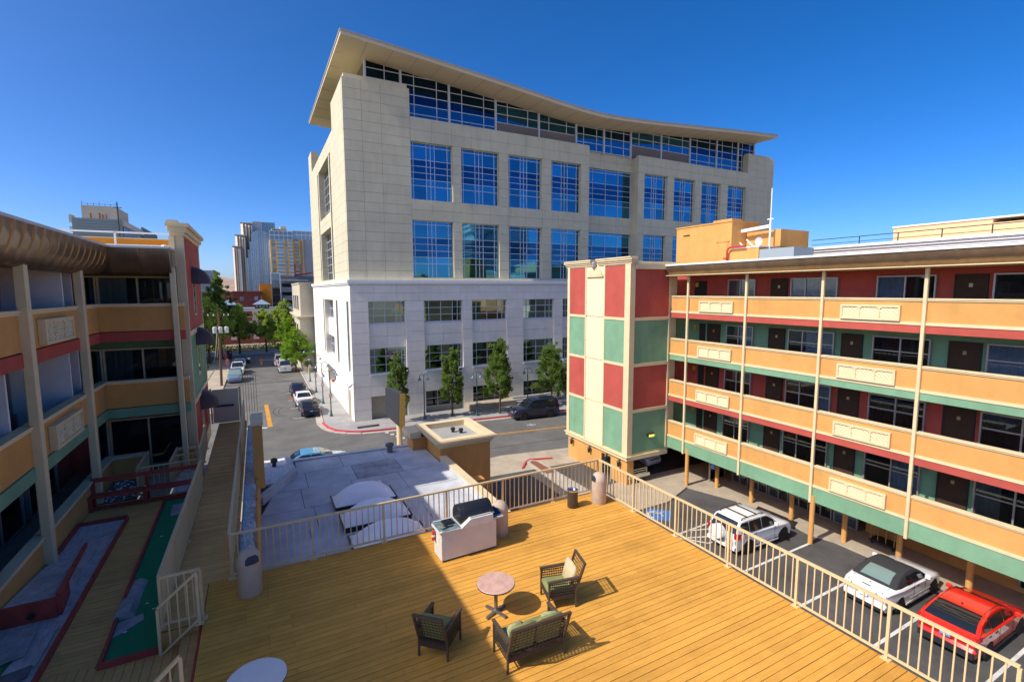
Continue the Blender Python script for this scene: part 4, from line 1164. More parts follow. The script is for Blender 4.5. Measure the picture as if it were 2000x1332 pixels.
# short run of boards laid the other way by the steps
for k in range(26):
    x = -4.98 + k * .146
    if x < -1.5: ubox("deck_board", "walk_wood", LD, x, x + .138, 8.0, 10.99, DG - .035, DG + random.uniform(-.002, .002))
# steps
ST = thing("deck_steps", (-1.6, 9.8, DG), "two tan plank steps from the lower deck to the sun deck", "steps")
ubox("riser", "red_wood", ST, -1.33, -1.295, 8.2, 10.88, DG, D - .046)
ubox("riser", "red_wood", ST, -1.66, -1.63, 8.2, 10.88, DG, DG + .14)
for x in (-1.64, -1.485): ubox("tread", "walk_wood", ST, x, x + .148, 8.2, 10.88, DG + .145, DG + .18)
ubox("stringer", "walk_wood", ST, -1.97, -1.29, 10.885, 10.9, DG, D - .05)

def railing(name, lab, p0, p1, zb, hgt=1.07, sp=.146, post=1.76, m="rail_paint", base=True, z1b=None, ends=(True, True)):
    p0, p1 = Vector(p0), Vector(p1); Ln = (p1 - p0).length; d = (p1 - p0) / Ln; z1b = zb if z1b is None else z1b
    rz = math.atan2(d.y, d.x)
    o = thing(name, ((p0.x + p1.x) / 2, (p0.y + p1.y) / 2, min(zb, z1b)), lab, "railing")
    zt = lambda t: zb + (z1b - zb) * t / Ln
    b = MB(); b.bar((p0.x, p0.y, zb + hgt - .02), (p1.x, p1.y, z1b + hgt - .02), .055, .045); b.build("top_rail", m, o)
    b = MB(); b.bar((p0.x, p0.y, zb + .1), (p1.x, p1.y, z1b + .1), .04, .035); b.build("bottom_rail", m, o)
    np_ = max(1, round(Ln / post))
    pm = MB().box(-.024, .024, -.024, .024, 0, hgt - .045).mesh("post", m)
    bm_ = MB().box(-.075, .075, -.06, .06, 0, .018).mesh("base_plate", m)
    ks = range(0 if ends[0] else 1, np_ + (1 if ends[1] else 0))
    for k in ks:
        t = Ln * k / np_; q = p0 + d * t
        piece("post", pm, o, q.x, q.y, zt(t), (0, 0, rz)); piece("base_plate", bm_, o, q.x, q.y, zt(t) + .0, (0, 0, rz))
    key = ("bal", m, round(hgt, 2))
    if key not in UNIT: UNIT[key] = MB().box(-.011, .011, -.011, .011, .10, hgt - .045).mesh("baluster", m)
    n = round(Ln / sp)
    for k in range(1, n):
        t = Ln * k / n
        if min(abs(t - Ln * j / np_) for j in range(np_ + 1)) < .05: continue
        q = p0 + d * t
        piece("baluster", UNIT[key], o, q.x, q.y, zt(t), (0, 0, rz))
    return o
railing("deck_railing", "tan metal railing between the sun deck and the flat membrane roof", (-.82, 12.22), (9.48, 12.22), D)
railing("deck_railing", "tan metal railing between the sun deck and the parking stalls", (9.52, 12.2), (9.52, 2.38), D, ends=(False, True))
railing("walkway_railing", "long tan railing of the walkway along the white gravel strip", (-.84, 12.26), (-.86, 27.5), D, ends=(False, True))
railing("walkway_railing", "tan railing between the walkway and the green putting strip", (-1.96, 11.0), (-1.9, 18.3), D)
railing("landing_railing", "short tan railing across the head of the plank steps", (-1.94, 10.94), (-1.28, 10.94), D, ends=(False, True))
railing("stair_railing", "short sloping tan handrail beside the plank steps", (-1.97, 10.72), (-1.32, 10.72), DG - .12, z1b=D + .05)
railing("stair_railing", "sloping tan handrail in the bottom corner of the lower steps", (-1.95, 8.12), (-1.3, 8.3), DG - .12, z1b=D + .02)
railing("patio_railing", "tan railing enclosing the gravel bed left of the patio door", (-3.9, 20.0), (-3.9, 21.95), DG, .95)
railing("patio_railing", "tan railing enclosing the gravel bed right of the patio door", (-3.0, 20.2), (-3.0, 21.95), DG, .95)
railing("patio_railing", "tan railing behind the red bench facing the lower deck", (-3.9, 19.95), (-2.1, 20.1), DG, .95)
railing("walkway_railing", "short tan railing of the walkway beside the end wall", (-2.05, 19.6), (-2.15, 23.3), D)
railing("walkway_railing", "tan railing crossing in front of the end balcony post", (-3.0, 20.9), (-2.1, 20.9), DG, .95)
# gravel beds
stuff(box(-4.95, -3.95, 19.75, 21.9, DG - .12, DG - .03).build("gravel_bed", "gravel_dark")); stuff(box(-2.95, -2.1, 19.75, 22.4, DG - .12, DG - .03).build("gravel_bed", "gravel"))
structure(box(-3.85, -3.05, 19.7, 23.6, DG - .15, DG - .02).build("patio_path", "concrete"))
random.seed(8)
gb = MB(); 
for _ in range(2600):
    x, y = random.uniform(-.72, -.40), random.uniform(12.5, 27.4); s = random.uniform(.014, .034)
    if 19.0 < y < 20.3 and random.random() < .85: continue
    a = random.uniform(0, 3.1)
    gb.add([(x + s * math.cos(a), y + s * math.sin(a), -6.76), (x + s * math.cos(a + 2.1), y + s * math.sin(a + 2.1), -6.76), (x + s * math.cos(a + 4.2), y + s * math.sin(a + 4.2), -6.76), (x, y, -6.76 + s * 1.2)], [(0, 1, 3), (1, 2, 3), (2, 0, 3)])
gb.box(-.74, -.38, 12.4, 27.6, -7.4, -6.765)
stuff(gb.build("gravel_strip", "gravel"))
for (cx0, cx1, cy0, cy1, zc, mm, nn) in ((-4.9, -4.0, 19.8, 21.85, DG - .03, "gravel", 160), (-2.9, -2.15, 19.8, 22.3, DG - .03, "gravel", 500), (-.5, 1.0, 25.3, 28.7, -9.12, "gravel", 700)):
    gb = MB()
    for _ in range(nn):
        x, y = random.uniform(cx0, cx1), random.uniform(cy0, cy1); s = random.uniform(.02, .045); a = random.uniform(0, 3)
        gb.add([(x + s * math.cos(a), y + s * math.sin(a), zc), (x + s * math.cos(a + 2.1), y + s * math.sin(a + 2.1), zc), (x + s * math.cos(a + 4.2), y + s * math.sin(a + 4.2), zc), (x, y, zc + s)], [(0, 1, 3), (1, 2, 3), (2, 0, 3)])
    stuff(gb.build("gravel", mm))
# parapet fence beyond the gravel strip
o = thing("parapet_fence", (-.3, 18, -7.4), "tan stepped parapet boards along the white gravel strip", "fence")
for k in range(8):
    y = 12.6 + k * 1.55
    ubox("board", "tan_stucco", o, -.37, -.30, y, y + 1.2, -9.2, -6.62 - .04 * (k % 2))
o = thing("screen_wall", (-.2, 19, -9.2), "tall tan screen panel standing at the end of the gravel strip", "wall")
box(-.40, -.08, 19.0, 20.6, -7.0, -4.7).build("panel", "tan_stucco", o); box(-.44, -.04, 18.95, 20.65, -4.699, -4.62).build("cap", "cream_paint", o)
# gate with push bar at the end of the walkway
o = thing("walkway_gate", (-1.6, 27.6, D), "tan metal gate with a dark push bar closing the walkway", "gate")
box(-2.2, -1.08, 27.62, 27.7, D + .02, -4.82).build("leaf", "beige_render", o); box(-2.1, -1.3, 27.56, 27.6, -5.68, -5.58).build("push_bar", "purple_box", o)
for x in (-1.02, -2.26): MB().bar((x, 27.65, D), (x, 27.65, -4.75), .08, .08).build("gate_post", "rail_paint", o)
o = thing("cage_gate", (-.5, 28, D), "narrow grey barred panel beside the walkway gate", "gate")
b = MB(); 
for k in range(7): b.bar((-1.0 + k * .12, 28.4, D - .5), (-1.0 + k * .12, 28.4, -4.3), .02, .02)
b.bar((-1.0, 28.4, -4.3), (-.28, 28.4, -4.3), .03, .03); b.bar((-1.0, 28.4, D - .5), (-.28, 28.4, D - .5), .03, .03)
b.build("bars", "steel_grey", o)
# ------------------------------------------------------------------ putting greens, bench, loose boards
GF = thing("putting_lane", (-4.5, 14.5, DG), "stripped plywood putting lane with a red frame along the balcony wall", "putting lane")
box(-5.0, -3.85, 10.6, 17.95, DG, DG + .02).build("plywood_base", "plywood", GF)
ubox("border", "red_wood", GF, -5.05, -3.82, 17.93, 18.0, DG, DG + .12); ubox("border", "red_wood", GF, -3.85, -3.78, 10.4, 17.92, DG, DG + .1); ubox("border", "red_wood", GF, -4.99, -4.93, 14.6, 17.9, DG, DG + .14)
b = MB(); b.prism_x([(13.1, DG + .02), (16.4, DG + .02), (13.1, DG + .42)], -4.96, -4.12); b.build("ramp_core", "plywood", GF)
b = MB(); b.add([(-4.10, 13.08, DG + .02), (-4.02, 13.08, DG + .02), (-4.42, 16.5, DG + .02), (-4.48, 16.5, DG + .02), (-4.10, 13.08, DG + .52), (-4.02, 13.08, DG + .5), (-4.42, 16.5, DG + .1), (-4.48, 16.5, DG + .1)], [(0, 1, 2, 3), (4, 7, 6, 5), (0, 4, 5, 1), (1, 5, 6, 2), (2, 6, 7, 3), (3, 7, 4, 0)]); b.build("ramp_side", "red_wood", GF)
fb = MB().box(-5.0, -4.1, 13.02, 13.09, DG + .02, DG + .44).build("ramp_front", "red_wood", GF)
MB().tube([(-4.5, 13.0, DG + .17), (-4.5, 13.015, DG + .17)], .07, 14).build("ball_hole", "trim_black", fb)
def slab(name, lab, cat, poly, z, th, m, tilt=(0, 0, 0)):
    cx = sum(p[0] for p in poly) / len(poly); cy = sum(p[1] for p in poly) / len(poly)
    b = MB(); b.prism(poly, z, z + th); o = b.build(name, m, org=(cx, cy, z)); o.rotation_euler = tilt
    return tag(o, lab, cat)
slab("loose_plywood", "loose plywood sheet lying askew on the bare putting lane", "board", [(-4.96, 12.15), (-4.25, 12.6), (-4.2, 11.75), (-4.9, 11.55)], DG + .08, .015, "carpet_back", (R(3), R(-4), 0))
slab("torn_turf", "green turf remnant under the loose plywood sheet", "turf", [(-4.9, 12.2), (-4.35, 12.25), (-4.45, 11.2), (-4.9, 11.15)], DG + .022, .01, "turf_green")
slab("loose_plywood", "grey plywood strip beside the green turf remnant", "board", [(-4.3, 12.6), (-3.95, 12.6), (-3.95, 11.4), (-4.42, 11.2)], DG + .034, .014, "plywood")
slab("broken_board", "dark rotten board end at the near end of the bare lane", "board", [(-4.9, 11.15), (-4.0, 11.4), (-3.98, 11.1), (-4.7, 10.85)], DG + .05, .03, "plywood_dark")
PG = thing("putting_green", (-2.55, 15, DG), "long green turf putting strip with a red border beside the walkway railing", "putting lane")
box(-2.98, -2.02, 10.85, 18.9, DG, DG + .018).build("turf", "turf_green", PG)
b = MB(); b.bar((-2.9, 10.8, DG + .05), (-2.98, 14.0, DG + .05), .06, .11); b.build("border", "red_wood", PG)
MB().bar((-2.98, 14.0, DG + .05), (-3.02, 19.0, DG + .05), .06, .11).build("border", "red_wood", PG)
ubox("border", "red_wood", PG, -3.0, -2.0, 18.92, 18.98, DG, DG + .1); ubox("border", "red_wood", PG, -2.93, -2.0, 10.76, 10.83, DG, DG + .11)
slab("cup_board", "white painted board lying on the far end of the green strip", "board", [(-2.75, 18.4), (-2.25, 18.5), (-2.25, 17.6), (-2.7, 17.5)], DG + .02, .012, "carpet_back")
# rolled back carpet
b = MB(); rings = []
for i in range(9):
    t = i / 8; y = 13.75 - t * 1.5
    zt = .03 + .02 * math.sin(t * 6) + (.12 if t > .6 else 0)
    wv = .16 + (.03 if t > .6 else 0)
    xc = -2.80 - .04 * t
    rings.append([(xc - wv, y, DG + .02), (xc - wv * .6, y, DG + .05 + zt), (xc, y, DG + .08 + zt), (xc + wv * .6, y, DG + .05 + zt), (xc + wv, y, DG + .02)])
b.loft(rings); o = b.build("rolled_carpet", "carpet_back", org=(-2.8, 13, DG + .02), smooth=50); tag(o, "grey carpet folded back over itself on the green strip", "carpet")
slab("carpet_scrap", "torn grey carpet scrap beside the folded carpet", "carpet", [(-2.95, 12.15), (-2.5, 12.3), (-2.45, 12.05), (-2.9, 11.65)], DG + .02, .012, "carpet_back")
random.seed(4)
for k in range(9):
    x, y = random.uniform(-2.9, -2.2), random.uniform(11.2, 16.5)
    o = MB().prism([(x, y), (x + .06, y + .01), (x + .05, y + .05), (x + .01, y + .04)], DG + .02, DG + .026).build("paper_scrap", "white_box", org=(x, y, DG + .02)); tag(o, "tiny white paper scrap on the green strip", "litter", "paper scraps on the putting green")
BN = thing("red_bench", (-3.6, 19.3, DG), "long dark red wooden bench with a rail back across the lower deck", "bench")
ubox("seat_plank", "red_wood", BN, -5.1, -2.12, 18.98, 19.18, DG + .42, DG + .47); ubox("seat_plank", "red_wood", BN, -5.1, -2.12, 19.2, 19.4, DG + .42, DG + .47)
ubox("back_rail", "red_wood", BN, -5.0, -2.12, 19.48, 19.54, DG + .80, DG + .92)
ubox("foot_rail", "red_wood", BN, -5.05, -2.12, 19.1, 19.2, DG + .02, DG + .1)
for x in (-5.0, -3.6, -2.2):
    ubox("leg", "red_wood", BN, x, x + .1, 19.02, 19.12, DG, DG + .42); ubox("back_post", "red_wood", BN, x, x + .1, 19.41, 19.475, DG, DG + .9)

# ------------------------------------------------------------------ things on the sun deck
def round_table(x, y, r, hgt, topm, lab):
    o = local_thing("bistro_table", lab, "table", "round tables on the sun deck")
    b = MB(); b.lathe(0, 0, [(r - .01, hgt - .035), (r, hgt - .028), (r, hgt - .008), (r - .008, hgt)], 48); b.build("table_top", topm, o, smooth=35)
    b = MB(); b.lathe(0, 0, [(r + .004, hgt - .03), (r + .004, hgt - .012)], 48); b.build("edge_band", "trim_black", o)
    MB().lathe(0, 0, [(.036, .06), (.036, hgt - .04)], 14).build("column", "steel_grey", o, smooth=40)
    MB().lathe(0, 0, [(.055, .02), (.055, .07), (.04, .09)], 14).build("hub", "steel_grey", o, smooth=40)
    ft = MB().bar((0, 0, .045), (.27, 0, .025), .055, .04).mesh("foot", "steel_grey")
    for k in range(4): piece("foot", ft, o, 0, 0, 0, (0, 0, R(22 + 90 * k)))
    return put(o, x, y, D)
round_table(3.97, 8.36, .385, .655, "pink_stone", "round pink stone topped table in the sun among the wicker seats")
round_table(-.30, 7.78, .42, .72, "table_white", "round white topped table in the shade at the bottom edge")

def wicker_seat(kind, w, lab, cat, cush_back):
    # faces +y; w = overall width
    o = local_thing(kind, lab, cat, "wicker seats on the sun deck")
    dp = .62; sh = .33; ah = .60; bh = .90; hw = w / 2
    for sx in (-1, 1):
        MB().bar((sx * (hw - .02), dp / 2 - .02, 0), (sx * (hw - .02), dp / 2 - .02, ah), .035, .035).build("leg", "wicker_frame", o)
        MB().bar((sx * (hw - .02), -dp / 2 + .02, 0), (sx * (hw - .03), -dp / 2 + .03, sh), .035, .035).build("leg", "wicker_frame", o)
        MB().bar((sx * (hw - .02), dp / 2 + .01, ah), (sx * (hw - .025), -dp / 2 - .06, ah + .03), .055, .045).build("armrest", "wicker_frame", o)
        # woven side: crossing strands
        b = MB()
        for k in range(15):
            y = -dp / 2 + .02 + (dp - .05) * k / 14
            b.bar((sx * (hw - .022), y, sh - .1), (sx * (hw - .022), y - .02, ah), .008, .010)
        for k in range(7):
            z = sh - .1 + (ah - sh + .1) * k / 7
            b.bar((sx * (hw - .022), -dp / 2, z), (sx * (hw - .022), dp / 2 - .02, z), .010, .018)
        b.build("woven_side", "wicker", o)
        MB().bar((sx * (hw - .03), -dp / 2 + .03, sh), (sx * (hw - .03), -dp / 2 - .17, bh), .04, .04).build("back_post", "wicker_frame", o)
    b = MB(); b.box(-hw + .03, hw - .03, dp / 2 - .045, dp / 2 - .015, sh - .14, sh - .02); b.box(-hw + .03, hw - .03, -dp / 2 + .02, -dp / 2 + .05, sh - .14, sh - .02)
    b.build("apron", "wicker", o)
    box(-hw + .04, hw - .04, -dp / 2 + .04, dp / 2 - .03, sh - .05, sh - .01).build("seat_base", "wicker", o)
    MB().bar((-hw + .01, -dp / 2 - .17, bh), (hw - .01, -dp / 2 - .17, bh), .045, .04).build("top_bar", "wicker_frame", o)
    b = MB(); n = int(w / .075)
    for k in range(n + 1):
        x = -hw + .045 + (w - .09) * k / n
        b.bar((x, -dp / 2 + .02, sh - .05), (x, -dp / 2 - .165, bh - .01), .007, .007)
    for k in range(9):
        t = k / 9; b.bar((-hw + .04, -dp / 2 + .02 - .185 * t, sh - .05 + (bh - sh + .04) * t), (hw - .04, -dp / 2 + .02 - .185 * t, sh - .05 + (bh - sh + .04) * t), .007, .010)
    b.build("woven_back", "wicker", o)
    def cushion(name, x0, x1, y0, y1, z0, z1, m, tilt=0, piv=None):
        b = MB(); n = 6; rings = []
        for kz, (ins, z) in enumerate(((.02, z0), (0, z0 + (z1 - z0) * .3), (0, z0 + (z1 - z0) * .65), (.03, z1 - .008), (.08, z1))):
            c = .05
            rings.append([(x0 + ins + c, y0 + ins, z), (x1 - ins - c, y0 + ins, z), (x1 - ins, y0 + ins + c, z), (x1 - ins, y1 - ins - c, z), (x1 - ins - c, y1 - ins, z), (x0 + ins + c, y1 - ins, z), (x0 + ins, y1 - ins - c, z), (x0 + ins, y0 + ins + c, z)])
        b.loft(rings)
        if tilt:
            py, pz = piv; ct, st = math.cos(tilt), math.sin(tilt)
            b.v = [(x, py + (y - py) * ct - (z - pz) * st, pz + (y - py) * st + (z - pz) * ct) for x, y, z in b.v]
        return b.build(name, m, o, smooth=50)
    ncu = 1 if w < .9 else 2
    for k in range(ncu):
        a = -hw + .05 + (w - .1) * k / ncu; c = -hw + .05 + (w - .1) * (k + 1) / ncu
        cushion("seat_cushion", a + .004, c - .004, -dp / 2 + .06, dp / 2 + .0, sh, sh + .10, "cushion_green")
        cushion("back_cushion", a + .01, c - .01, -dp / 2 + .17, -dp / 2 + .66, sh + .03, sh + .12, cush_back, R(104), (-dp / 2 + .17, sh + .03))
    if w > .9:
        for sx, rr in ((-1, .25), (1, -.25)):
            p = cushion("pillow", -.17, .17, -.03, .28, 0, .10, "pillow_stripe", R(70), (-.03, 0))
            p.location = (sx * (hw - .24), -dp / 2 + .16, sh + .12); p.rotation_euler = (0, 0, rr)
    return o
put(wicker_seat("loveseat", 1.17, "brown wicker loveseat with green cushions, its back to the camera", "loveseat", "cushion_green"), 4.03, 7.10, D, R(-2))
put(wicker_seat("armchair", .60, "wicker armchair in full sun with a tan back cushion", "armchair", "cushion_tan"), 5.30, 8.10, D, R(76))
put(wicker_seat("armchair", .60, "wicker armchair standing in the building's shadow", "armchair", "cushion_green"), 2.65, 7.98, D, R(-44))

def trash_can(x, y, lab, hgt=1.0, r=.235, rot=0):
    o = local_thing("trash_can", lab, "trash can", "domed trash cans on the deck")
    MB().lathe(0, 0, [(r * .96, 0), (r, .02), (r, hgt * .72)], 32).build("drum", "bin_beige", o, smooth=40)
    b = MB(); prof = []
    for k in range(9):
        t = math.pi / 2 * k / 8
        prof.append((r * 1.01 * math.cos(t) ** .8 + .002, hgt * .722 + (hgt * .28) * math.sin(t)))
    b.lathe(0, 0, prof, 32); b.build("dome", "bin_beige", o, smooth=40)
    m = MB(); rings = []
    for k in range(7):
        z = hgt * .74 + hgt * .17 * k / 6; t = math.asin(min(1, (z - hgt * .722) / (hgt * .28)))
        rr = r * 1.015 * math.cos(t) ** .8 + .006
        wd = .62 if k < 5 else (.5 if k == 5 else .35)
        rings.append([(rr * math.sin(a), -rr * math.cos(a), z) for a in [-wd + 2 * wd * i / 10 for i in range(11)]])
    m.loft(rings, cap=False, close=False); m.build("mouth", "bin_mouth", o)
    return put(o, x, y, D, rot)
trash_can(-.45, 11.45, "beige domed trash can at the corner of the walkway railing", rot=R(20))
trash_can(9.02, 11.55, "beige domed trash can at the far right corner of the deck", .95, .225, R(-100))
trash_can(5.45, 11.22, "beige domed trash can half hidden behind the grill", .92, rot=R(150))
o = local_thing("ash_urn", "dark brown cylindrical ash urn beside the railing corner", "ash urn")
MB().lathe(0, 0, [(.15, 0), (.16, .02), (.16, .5)], 24).build("body", "bin_dark", o, smooth=40); MB().lathe(0, 0, [(.165, .505), (.165, .55), (.13, .56), (.12, .52)], 24).build("rim", "chrome", o, smooth=40)
MB().lathe(0, 0, [(.12, .50), (.12, .515)], 16).build("sand", "trim_black", o); put(o, 8.12, 11.66, D)

# grill island
GR = local_thing("grill_island", "white stucco barbecue island with a black barrel grill", "barbecue")
L_, W_, Hh = 1.62, .62, .80          # counter runs along +x, front edge at y=0
b = MB(); b.cham(.08, L_ - .06, .06, W_ - .04, .05, Hh - .03, .015); b.build("body", "white_stucco", GR)
box(.1, L_ - .08, .08, W_ - .06, 0.02, .05).build("plinth", "trim_black", GR)
b = MB(); b.prism([(.06, 0), (.6, -.02), (.6, W_ + .02), (.08, W_ + .02), (0, W_ - .1), (0, .07)], Hh - .03, Hh + .002); b.build("counter_slab", "grout", GR); box(L_ - .2, L_ + .14, .06, W_, Hh - .03, Hh + .002).build("counter_slab", "grout", GR)
tm = MB().box(-.026, .026, -.026, .026, 0, .007).mesh("tile", "tile_green")
for i in range(9):
    for j in range(10):
        x, y = .05 + i * .06, .02 + j * .06
        if x + y < .09: continue
        piece("tile", tm, GR, x + .012, y + .01, Hh + .002)
for i in range(5):
    for j in range(8): piece("tile", tm, GR, L_ - .13 + i * .06, .12 + j * .06, Hh + .002)
b = MB(); b.prism_y([(.56, Hh - .02), (L_ - .2, Hh - .02), (L_ - .2, Hh + .17), (.82, Hh + .17), (.62, Hh + .03)], -.035, .10); b.build("raised_front", "white_stucco", GR)
for i in range(12): piece("tile", tm, GR, .86 + i * .047 * 1.15, .035, Hh + .171)
# barrel hood
b = MB(); rings = []
for x in (.60, .62, 1.46, 1.48):
    s = .96 if x in (.60, 1.48) else 1
    rings.append([(x, .36 + .27 * s * math.cos(t), Hh + .12 + .30 * s * max(-.35, math.sin(t))) for t in [2 * math.pi * k / 28 for k in range(28)]])
b.loft(rings); b.build("barrel_hood", "black_grill", GR, smooth=35)
b = MB(); rings = []
for x in (.74, .755): rings.append([(x, .36 + .277 * math.cos(t), Hh + .12 + .307 * max(-.2, math.sin(t))) for t in [2 * math.pi * k / 28 for k in range(28)]])
b.loft(rings); b.build("hood_seam", "trim_black", GR)
MB().bar((.62, .53, Hh + .33), (1.46, .53, Hh + .33), .05, .03).build("hood_hinge", "trim_black", GR)
b = MB(); b.cham(.24, .50, .26, .50, Hh + .01, Hh + .06, .012); b.build("side_burner", "black_grill", GR)
box(-.0 + .075, .081, .18, .28, .42, .56).build("outlet_box", "grout", GR)
put(GR, 3.52, 10.52, D, R(1.5))
o = local_thing("grill_tongs", "dark metal tongs lying on the tiled counter of the grill", "tongs")
b = MB(); b.bar((0, 0, .012), (.26, .03, .012), .018, .012); b.bar((0, .01, .012), (.25, .07, .02), .018, .012); b.bar((.24, .03, .015), (.32, .06, .015), .05, .012); b.build("arms", "dark_metal", o); put(o, 3.64, 10.62, D + Hh + .005, R(8))
o = local_thing("grill_brush", "wooden handled brush lying beside the side burner", "brush")
MB().bar((0, 0, .015), (.18, -.08, .015), .025, .022).build("handle", "cart_brass", o); MB().bar((.18, -.08, .015), (.25, -.11, .015), .06, .03).build("head", "dark_metal", o); put(o, 3.60, 10.92, D + Hh + .005, R(-20))
o = local_thing("grill_cover", "crumpled navy cover on the far end of the counter", "cover")
b = MB(); random.seed(2); rings = []
for i in range(7):
    rings.append([(-.16 + .05 * i + random.uniform(-.015, .015), -.18 + .06 * k, max(0, (.11 * math.sin(math.pi * i / 6) * math.sin(math.pi * k / 6)) + random.uniform(-.02, .035)) if 0 < i < 6 and 0 < k < 6 else 0) for k in range(7)])
b.loft(rings, cap=False, close=False); b.build("cloth", "paint_navy", o, smooth=60); put(o, 5.16, 10.95, D + Hh + .01)
o = local_thing("fire_extinguisher", "red fire extinguisher hung on the side of the grill", "extinguisher")
MB().lathe(0, 0, [(.055, 0), (.06, .02), (.06, .30), (.04, .35), (.02, .37)], 18).build("cylinder", "red_gloss", o, smooth=40); MB().lathe(0, 0, [(.0615, .13), (.0615, .2)], 18).build("label_band", "white_box", o)
b = MB(); b.bar((0, 0, .37), (0, 0, .41), .03, .03); b.bar((-.02, 0, .41), (.07, 0, .43), .02, .02); b.build("valve", "trim_black", o)
MB().tube([(.02, 0, .39), (.09, -.03, .34), (.085, -.04, .12)], .011, 6).build("hose", "trim_black", o)
put(o, 3.535, 10.98, D + .42, 0, .7)

# ------------------------------------------------------------------ vehicles (front towards +x, base at the rear-to-front middle)
def wheel_parts(par, x, y, r, w, rim="rim", spokes=5):
    s = 1 if y > 0 else -1
    t = MB(); prof = [(r * .62, -w / 2), (r * .93, -w / 2), (r, -w / 2 + .03), (r, w / 2 - .03), (r * .93, w / 2), (r * .62, w / 2)]
    n = 24
    t.loft([[(x + q * math.cos(2 * math.pi * k / n), y + d, r + q * math.sin(2 * math.pi * k / n)) for k in range(n)] for q, d in prof])
    wh = t.build("wheel", "tyre", par, smooth=40)
    d = MB(); yy = y + s * (w / 2 - .015)
    d.loft([[(x + q * math.cos(2 * math.pi * k / n), yy + e, r + q * math.sin(2 * math.pi * k / n)) for k in range(n)] for q, e in ((r * .66, 0), (r * .60, s * .012), (r * .52, -s * .03))], cap=False)
    d.loft([[(x + r * .12 * math.cos(2 * math.pi * k / 10), yy + e, r + r * .12 * math.sin(2 * math.pi * k / 10)) for k in range(10)] for e in (-s * .03, s * .012)])
    d.build("rim", rim, wh)
    disc = MB(); disc.loft([[(x + r * .53 * math.cos(2 * math.pi * k / n), yy + e, r + r * .53 * math.sin(2 * math.pi * k / n)) for k in range(n)] for e in (-s * .05, -s * .028)])
    disc.build("rim_face", rim, wh)
    h_ = MB()
    for k in range(spokes):
        a0 = 2 * math.pi * k / spokes; a1 = a0 + 2 * math.pi / spokes * .62; qa, qb = r * .20, r * .50
        h_.add([(x + q_ * math.cos(t_), yy - s * .024, r + q_ * math.sin(t_)) for q_, t_ in ((qa, a0 + .15), (qb, a0), (qb, (a0 + a1) / 2), (qb, a1), (qa, a1 - .15))], [(0, 1, 2, 3, 4)])
    h_.build("rim_gaps", "trim_black", wh)
    return wh
